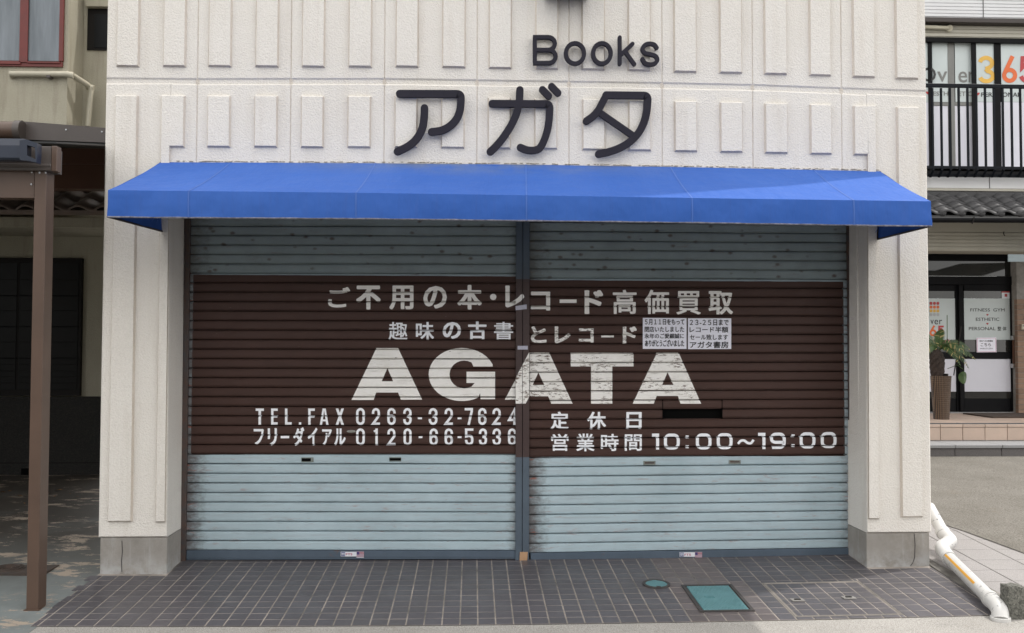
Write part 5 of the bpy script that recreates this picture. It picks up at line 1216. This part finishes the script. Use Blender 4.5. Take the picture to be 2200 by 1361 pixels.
# pent roof
zt_, zb3 = at(2100, 420, 7.5).z, at(2100, 461, 6.75).z
lg(pxbox(1600, 2460, 412, 426, 7.44, 7.6, .02).obj('ridge_cap', M['grey_tile'], gb))
rb_ = [(3.6, 6.75, zb3-.05), (12, 6.75, zb3-.05), (12, 7.5, zt_-.03), (3.6, 7.5, zt_-.03)]; lg(MB().rings([rb_, [(x, y, z+.03) for x, y, z in rb_]]).obj('roof_deck', M['roof_dark'], gb))
tile_roof(gb, None, M['grey_tile'], at(1960, 440, 7.0).x, 8.6, 7.5, zt_, 6.75, zb3, 4, .30)
for k in range(10):
    X = at(1984, 460, 6.74).x+.30*k; 
    if X < 8.6: lg(autosmooth(MB().rings([[(X+r*math.cos(q/12*6.283), 6.74+y, zb3+.02+r*math.sin(q/12*6.283)) for q in range(12)] for r, y in ((.055, .05), (.055, 0), (.03, -.015))]).obj('ridge_end', M['grey_tile'], gb)))
lg(autosmooth(MB().tube([at(1900, 472, 6.68), at(2460, 474, 6.68)], .045, 12).obj('gutter', M['black_frame'], gb), 50))
lg(MB().tube([at(2093, 466, 6.63), at(2089, 481, 6.63), at(2084, 478, 6.63)], .008, 6).obj('gutter_hook', M['dark_frame'], gb))
# lintel siding above the door
YL = 7.7
siding('siding', 1600, 2460, 500, 539.5, YL, 'siding_cream', 8.6, th=.5); lg(pxbox(1600, 2460, 478, 499.5, YL+.005, YL+.5).obj('lintel_board', M['siding_cream'], gb))
lg(MB().tube([at(2157, 498, YL-.02), at(2156, 503, YL-.03), at(2159, 507, YL-.02)], .006, 6).obj('hook', M['dark_frame'], gb))
# porch
ZP = .43; YPf = 6.15; YPb = 8.55
st = thing('porch_steps', 'porch of sandstone tiles over a dark granite step before the gym doors', 'steps', (6.5, 5.55, -.05))
def ls(o): o.location = -Vector(st.location); return o
xs0, xs1 = 3.6, 9.5
ls(MB().box(xs0, xs1, 5.60, YPb+.3, -.15, .15).obj('core', M['mortar'], st)); ls(MB().box(xs0, xs1, YPf+.02, YPb+.3, .15, ZP-.02).obj('core', M['mortar'], st))
jx = [at(2000-21, 975, 5.55).x, at(2052.5, 975, 5.55).x]; wj = at(2153, 975, 5.55).x-at(2052.5, 975, 5.55).x
x = at(2052.5, 975, 5.55).x-wj*3
while x < xs1:
    if x+wj > 3.6:
        ls(MB().bbox(x+.004, x+wj-.004, 5.56, 5.61, -.12, .155, .003).obj('granite_face', M['granite_dark'], st))
        ls(MB().bbox(x+.004, x+wj-.004, 5.535, YPf, .158, .20, .004).obj('granite_tread', M['granite_top'], st))
    x += wj
wt = at(2068.5, 930, YPf).x-at(2020.5, 930, YPf).x; x = at(2020.5, 930, YPf).x-wt*5
while x < xs1:
    if x+wt > 3.6:
        ls(MB().bbox(x+.004, x+wt-.004, YPf, YPf+.02, .205, ZP-.045, .002).obj('riser_tile', M['step_tile'], st)); ls(MB().bbox(x+.004, x+wt-.004, YPf-.006, YPf+.03, ZP-.040, ZP, .004).obj('nosing_tile', M['step_tile'], st))
        for k in range(4): ls(MB().box(x+.003, x+wt-.003, YPf+.24+k*.56, YPf+.24+k*.56+.554, ZP-.02, ZP-.001).obj('floor_tile', M['step_tile'], st))
    x += wt
xg = at(1985, 905, YPf).x
for k in range(7):
    a_ = xg+k*.60; m = MB()
    for q in range(7): m.box(a_+.01, a_+.585, YPf+.045+q*.026, YPf+.058+q*.026, ZP-.015, ZP+.004)
    m.box(a_, a_+.01, YPf+.04, YPf+.225, ZP-.015, ZP+.006); m.box(a_+.585, a_+.595, YPf+.04, YPf+.225, ZP-.015, ZP+.006)
    ls(m.obj('drain_grate', M['grate'], st))
a, b = on(2105, 892), None
p0, p1 = at(2122, 894, 7.5), at(2300, 894, 7.5)
mt = MB().box(p0.x, p0.x+1.6, 7.35, 8.25, ZP, ZP+.02).obj('door_mat', M['mat'], None, label='dark brown doormat on the porch before the right door leaf', category='doormat'); recentre(mt)
# door wall
YD = 8.45
dr = thing('door_unit', 'black aluminium sliding doors with white film panels and a transom window', 'door', (at(2100, 888, YD).x, YD, ZP))
def ld(o): o.location = -Vector(dr.location); return o
def dpart(name, x0, x1, y0, y1, Yf, Yb, mat, par=dr, b=.003): 
    o = pxbox(x0, x1, y0, y1, Yf, Yb, b).obj(name, M[mat] if isinstance(mat, str) else mat, par)
    if par is dr: ld(o)
    return o
dpart('frame', 1900, 2187.5, 539, 561, YD, YD+.12, 'black_frame'); dpart('frame', 1900, 2187.5, 594, 612, YD, YD+.12, 'black_frame')
dpart('jamb', 2178.5, 2188, 561.3, 889, YD-.02, YD+.12, 'black_frame'); dpart('transom_pane', 1900, 2178, 561.3, 593.7, YD+.03, YD+.05, 'glass'); dpart('sill', 1900, 2187, 886, 890, YD-.02, YD+.12, 'granite_top')
dpart('back_panel', 1900, 2188, 612.3, 886, YD+.11, YD+.14, 'dark')
# right leaf (front), left leaf (behind)
def leaf(x0, x1, g0, g1, Yl):
    lf = dpart('door_leaf', x0, g0, 612.5, 884, Yl, Yl+.04, 'black_frame')
    dpart('stile', g1, x1, 612.5, 884, Yl, Yl+.04, 'black_frame', lf)
    for (a_, b_) in ((612.5, 625.5), (757, 771.5), (857, 884)): dpart('rail', g0+.2, g1-.2, a_, b_, Yl, Yl+.04, 'black_frame', lf)
    dpart('pane', g0, g1, 625.5, 757, Yl+.018, Yl+.026, 'glass', lf); dpart('pane', g0, g1, 771.5, 857, Yl+.018, Yl+.026, 'glass', lf)
    dpart('film', g0, g1, 641.5, 730.5, Yl+.012, Yl+.016, 'film', lf); dpart('film', g0, g1, 771.8, 842, Yl+.012, Yl+.016, 'film_low', lf)
    return lf
YLr, YLl = YD+.01, YD+.06
lfr = leaf(2062, 2178, 2071.5, 2171.5, YLr); lfl = leaf(1960, 2061.5, 1970, 2054, YLl)
dpart('handle', 2176.5, 2180.5, 730, 788, YLr-.07, YLr-.045, 'beam_red', lfr); 
for yy in (722, 782): dpart('handle_end', 2176, 2182, yy, yy+9, YLr-.075, YLr, 'steel', lfr)
dpart('lock', 2177, 2182.5, 711, 720, YLr-.012, YLr, 'steel', lfr)
ldr = lambda lines, mat, Y, off=.012: textlines(lines, Y, M[mat], dr, 'lettering', off, .012)
ldr([('FITNESS', 2084.5, 2127, 663, 669.8), ('GYM', 2134, 2158.5, 663, 669.8), ('ESTHETIC', 2096.5, 2147, 683, 689.8), ('PERSONAL', 2081.5, 2139, 703, 710)], 'p_black', YLr+.0105, .006)
ldr([('整', 2143, 2151, 702, 711), ('体', 2154, 2162.5, 702, 711)], 'p_black', YLr+.0105, .008)
for c in ((2121.5, 676.8), (2121.5, 696)): ld(flat_poly(heart(*c, 2.6), YLr+.010, 'heart', M['p_red'], dr, .001))
ldr([('v', 1999, 2006, 687.5, 697), ('e', 2007.5, 2015.5, 687.5, 697.5), ('r', 2018, 2024, 687.5, 697)], 'p_black', YLl+.0105, .012)
numeral(num6(1997, 2012, 700, 723, 4.2), 'p_orange', YLl+.0105, dr); numeral(num5(2014, 2028.5, 700, 723, 4.2), 'p_red', YLl+.0105, dr)
for r_, c_ in enumerate(('red', 'orange', 'yellow', 'lgrey')):
    for k in range(3):
        cx_, cyy = 2000.2+7.4*k, 652.2+8.1*r_; q = flat_poly(rrect(cx_-3.1, cyy-3.3, cx_+3.1, cyy+3.3, 2.6), YLl+.0105, 'logo_dot', M['p_'+c_], dr, .001); ld(q)
tex = [(2098.5, 757.5), (2141, 757), (2140.5, 725.5), (2098, 726)]
nt_ = thing('door_notice', 'small white notice with pink border reading こちら on the right door leaf', 'notice', at(2098.5, 757.5, YLr-.002))
q = flat_poly(tex, YLr-.002, 'sheet', M['paper'], nt_, .002); q.location = -Vector(nt_.location)
for e in ([(2099.6, 756.6), (2140, 756.2), (2140, 755.6), (2099.6, 756)], [(2099.4, 727.6), (2139.6, 727.2), (2139.6, 726.6), (2099.4, 727)], [(2099.2, 756), (2100, 756), (2099.8, 727), (2099, 727)], [(2139.4, 756), (2140.2, 756), (2139.8, 727), (2139, 727)]):
    q = flat_poly(e, YLr-.003, 'border', M['p_pink'], nt_, .001); q.location = -Vector(nt_.location)
textlines([('初めてのお客様は', 2104.5, 2133.5, 731, 735), ('こちら', 2107, 2129, 737.5, 744.5, .006), ('からお入りください', 2105.5, 2133, 747.5, 751)], YLr-.004, M['ink'], nt_, off=0)
stk = thing('door_sticker', 'small red and white sticker at the top corner of the right door leaf', 'sticker', at(2152, 642, YLr+.009))
for e, mt_, d_ in (([(2152, 641.8), (2170, 641.8), (2170, 626.5), (2152, 626.5)], 'white', 0), ([(2152, 629.3), (2170, 629.3), (2170, 626.5), (2152, 626.5)], 'p_red', .001), ([(2158.5, 638), (2164, 638), (2164, 631.8), (2158.5, 631.8)], 'p_red', .001)):
    q = flat_poly(e, YLr+.009-d_, 'print', M[mt_], stk, .001); q.location = -Vector(stk.location)
# tan brick pier at the right
pr_ = at(2189, 900, 8.3).x
for r_ in range(22):
    z0 = ZP-.02+r_*.088; off_ = .0 if r_ % 2 else -.11
    for k in range(5):
        x0 = pr_+off_+k*.225; x0c = max(x0, pr_)
        if x0+.215-x0c > .03: lg(MB().bbox(x0c, x0+.217, 8.3, 8.38, z0, z0+.080, .003).obj('brick', M['brick_tan'], gb))
lg(MB().box(pr_+.004, pr_+1.4, 8.31, 8.9, ZP-.04, at(2190, 540, 8.31).z).obj('brick_backing', M['mortar'], gb))
ib = thing('intercom', 'small cream intercom box on the tan brick pier', 'intercom', at(2199, 708, 8.29)); o = pxbox(2196, 2206, 697, 708.5, 8.26, 8.299, .006).obj('case', M['cream_pipe'], ib); o.location = -Vector(ib.location)
o = pxbox(2198, 2203, 699, 702, 8.255, 8.262, .001).obj('speaker', M['p_grey'], ib); o.location = -Vector(ib.location)
# glass canopy
gc = thing('glass_canopy', 'small frosted glass canopy jutting out above the doorway', 'canopy', at(2190, 556, 7.2))
P4 = [at(2165, 563, 7.0), at(2330, 563, 7.0), at(2330, 546, 7.65), at(2178, 549, 7.65)]
cmat = simple('canopy_glass', (.30, .34, .36, 1), (.36, .40, .42, 1), 2, rough=.15)
o = MB().rings([[(p.x, p.y, p.z) for p in P4], [(p.x, p.y, p.z+.015) for p in P4]]).obj('sheet', cmat, gc); o.location = -Vector(gc.location)
o = MB().bbox(P4[0].x, P4[1].x, 6.985, 7.0, P4[0].z, P4[0].z+.115, .003).obj('edge_trim', simple('canopy_edge', (.22, .27, .29, 1), rough=.3), gc); o.location = -Vector(gc.location)
# upper wall extends up
lg(MB().box(3.6, 12, 7.9, 12, at(2100, -160, 7.75).z, at(2100, -160, 7.75).z+.1).obj('roof', M['brown_trim'], gb))
lg(MB().box(3.6, 3.8, 7.8, 12, -.1, at(2100, -160, 7.75).z).obj('side_wall', M['siding'], gb))
# umbrella seen through the left door glass
um = thing('pink_umbrella', 'small pink paper umbrella showing behind the left door glass', 'umbrella', at(2035, 747, YLl+.005))
vs = [at(2016, 744, YLl+.012), at(2036, 728, YLl-.008), at(2055, 746, YLl+.012), at(2036, 742, YLl-.02)]
o = MB().add(vs, [(0, 3, 1), (3, 2, 1)]).obj('cover', M['p_pink'], um); o.location = -Vector(um.location)
o = MB().tube([at(2036, 729, YLl-.006), at(2036, 756, YLl-.006)], .006, 6).obj('stick', M['dark_frame'], um); o.location = -Vector(um.location)
# planter and cycad
YQ = 7.15
b_ = at(2022.5, 903, YQ); zb4 = ZP
pt = thing('wicker_planter', 'tall tapered brown wicker planter beside the left door leaf', 'planter', (b_.x, YQ, zb4))
hw0, hw1 = 15.7/F*(YQ+6.95), 21/F*(YQ+6.95); hp_ = at(2022, 808, YQ).z-zb4
rg = lambda r, z, e=0: [(r*math.cos(k/32*6.2832)*(1+.012*(k % 2)), r*math.sin(k/32*6.2832)*(1+.012*(k % 2)), z) for k in range(32)]
m = MB(); L_ = [rg(hw0+(hw1-hw0)*(k/44)+(.004 if k % 2 else 0), hp_*k/44) for k in range(45)]; L_ += [rg(hw1-.02, hp_), rg(hw1-.03, hp_-.06)]
m.rings(L_); o = m.obj('basket', M['wicker'], pt)
o = MB().rings([rg(hw1*.62, hp_-.05), rg(hw1*.72, hp_+.03), rg(hw1*.66, hp_+.035)]).obj('inner_pot', M['dark_frame'], pt)
cyc = thing('cycad_plant', 'cycad with arching green fronds standing in the wicker planter', 'plant', (b_.x-.02, YQ, zb4+hp_+.01))
tr = MB(); 
tr.rings([[(-.035+r*.78*math.cos(k/14*6.283+j*.2)*(1+.12*((k+j) % 2)), r*math.sin(k/14*6.283+j*.2)*(1+.12*((k+j) % 2)), z) for k in range(14)] for j, (r, z) in enumerate(((.10, -.02), (.115, .05), (.12, .12), (.125, .19), (.12, .26), (.10, .32), (.07, .37), (.03, .40)))])
tr.obj('trunk', M['bark'], cyc)
def frond(tip_dx, tip_dz, rise, dy, dry=.15, n=26, L=.16):
    m = MB(); k_ = .66; S0 = Vector((0, 0, .38)); Cn = Vector((tip_dx*.45*k_, dy*.4, .38+rise*k_)); E_ = Vector((tip_dx*k_, dy, .38+tip_dz*k_)); L *= .66
    B = lambda t_: S0*(1-t_)**2+Cn*2*t_*(1-t_)+E_*t_*t_
    m.tube([B(k/10) for k in range(11)], .007, 5, rs=[.008*(1-k/13) for k in range(11)])
    for k in range(3, n):
        t_ = k/n; p = B(t_); tg = (B(min(1, t_+.02))-B(t_-.02)).normalized(); sdv = tg.cross(Vector((0, -1, .3))).normalized(); l_ = L*math.sin(math.pi*min(.97, t_*.85+.12))
        for s in (-1, 1):
            d = (tg*.65+sdv*s*.8+Vector((0, 0, -.30))).normalized(); q = p+d*l_+Vector((0, 0, -l_*l_*.9)); md = p+d*l_*.5; wd = tg*.009
            m.add([p-wd*.5, md-wd, q, md+wd, p+wd*.5], [(0, 1, 2, 3, 4)], 1 if random.random() < dry else 0)
    m.obj('frond', [M['frond'], M['frond_dry']], cyc)
for a in ((.62, .02, .34, -.15), (.66, -.22, .30, -.25), (.42, -.42, .30, -.35), (.50, .12, .30, .25), (-.5, .1, .3, -.1), (-.4, .42, .4, .2), (-.05, .48, .42, -.1), (.2, .40, .38, .3), (-.55, -.2, .3, -.2), (.1, -.35, .28, -.5), (.30, -.15, .4, -.45)): frond(*a)
p0_, p1_ = Vector((.16, -.12, .0)), Vector((.30, -.1, .75))
MB().tube([p0_, p1_], .008, 6).obj('support_stick', M['dark_frame'], cyc); MB().tube([Vector((.10, -.05, .4)), Vector((.08, -.1, .92))], .006, 6).obj('support_stick', M['frond'], cyc)
# one broad leaf hanging over the rim
m = MB(); N = 12; c0 = Vector((.23, -.26, .0)); vs = [c0+Vector((0, -.02, 0))]
for k in range(N):
    a = k/N*6.283; vs.append(c0+Vector((.065*math.cos(a)*(1+.15*math.sin(a)), .02*math.cos(2*a), .095*math.sin(a)-.03)))
m.add(vs, [(0, 1+k, 1+(k+1) % N) for k in range(N)]).obj('broad_leaf', M['frond'], cyc); MB().tube([Vector((.1, -.05, .1)), Vector((.2, -.15, .16)), c0+Vector((0, 0, .1))], .005, 5).obj('leaf_stem', M['frond'], cyc)
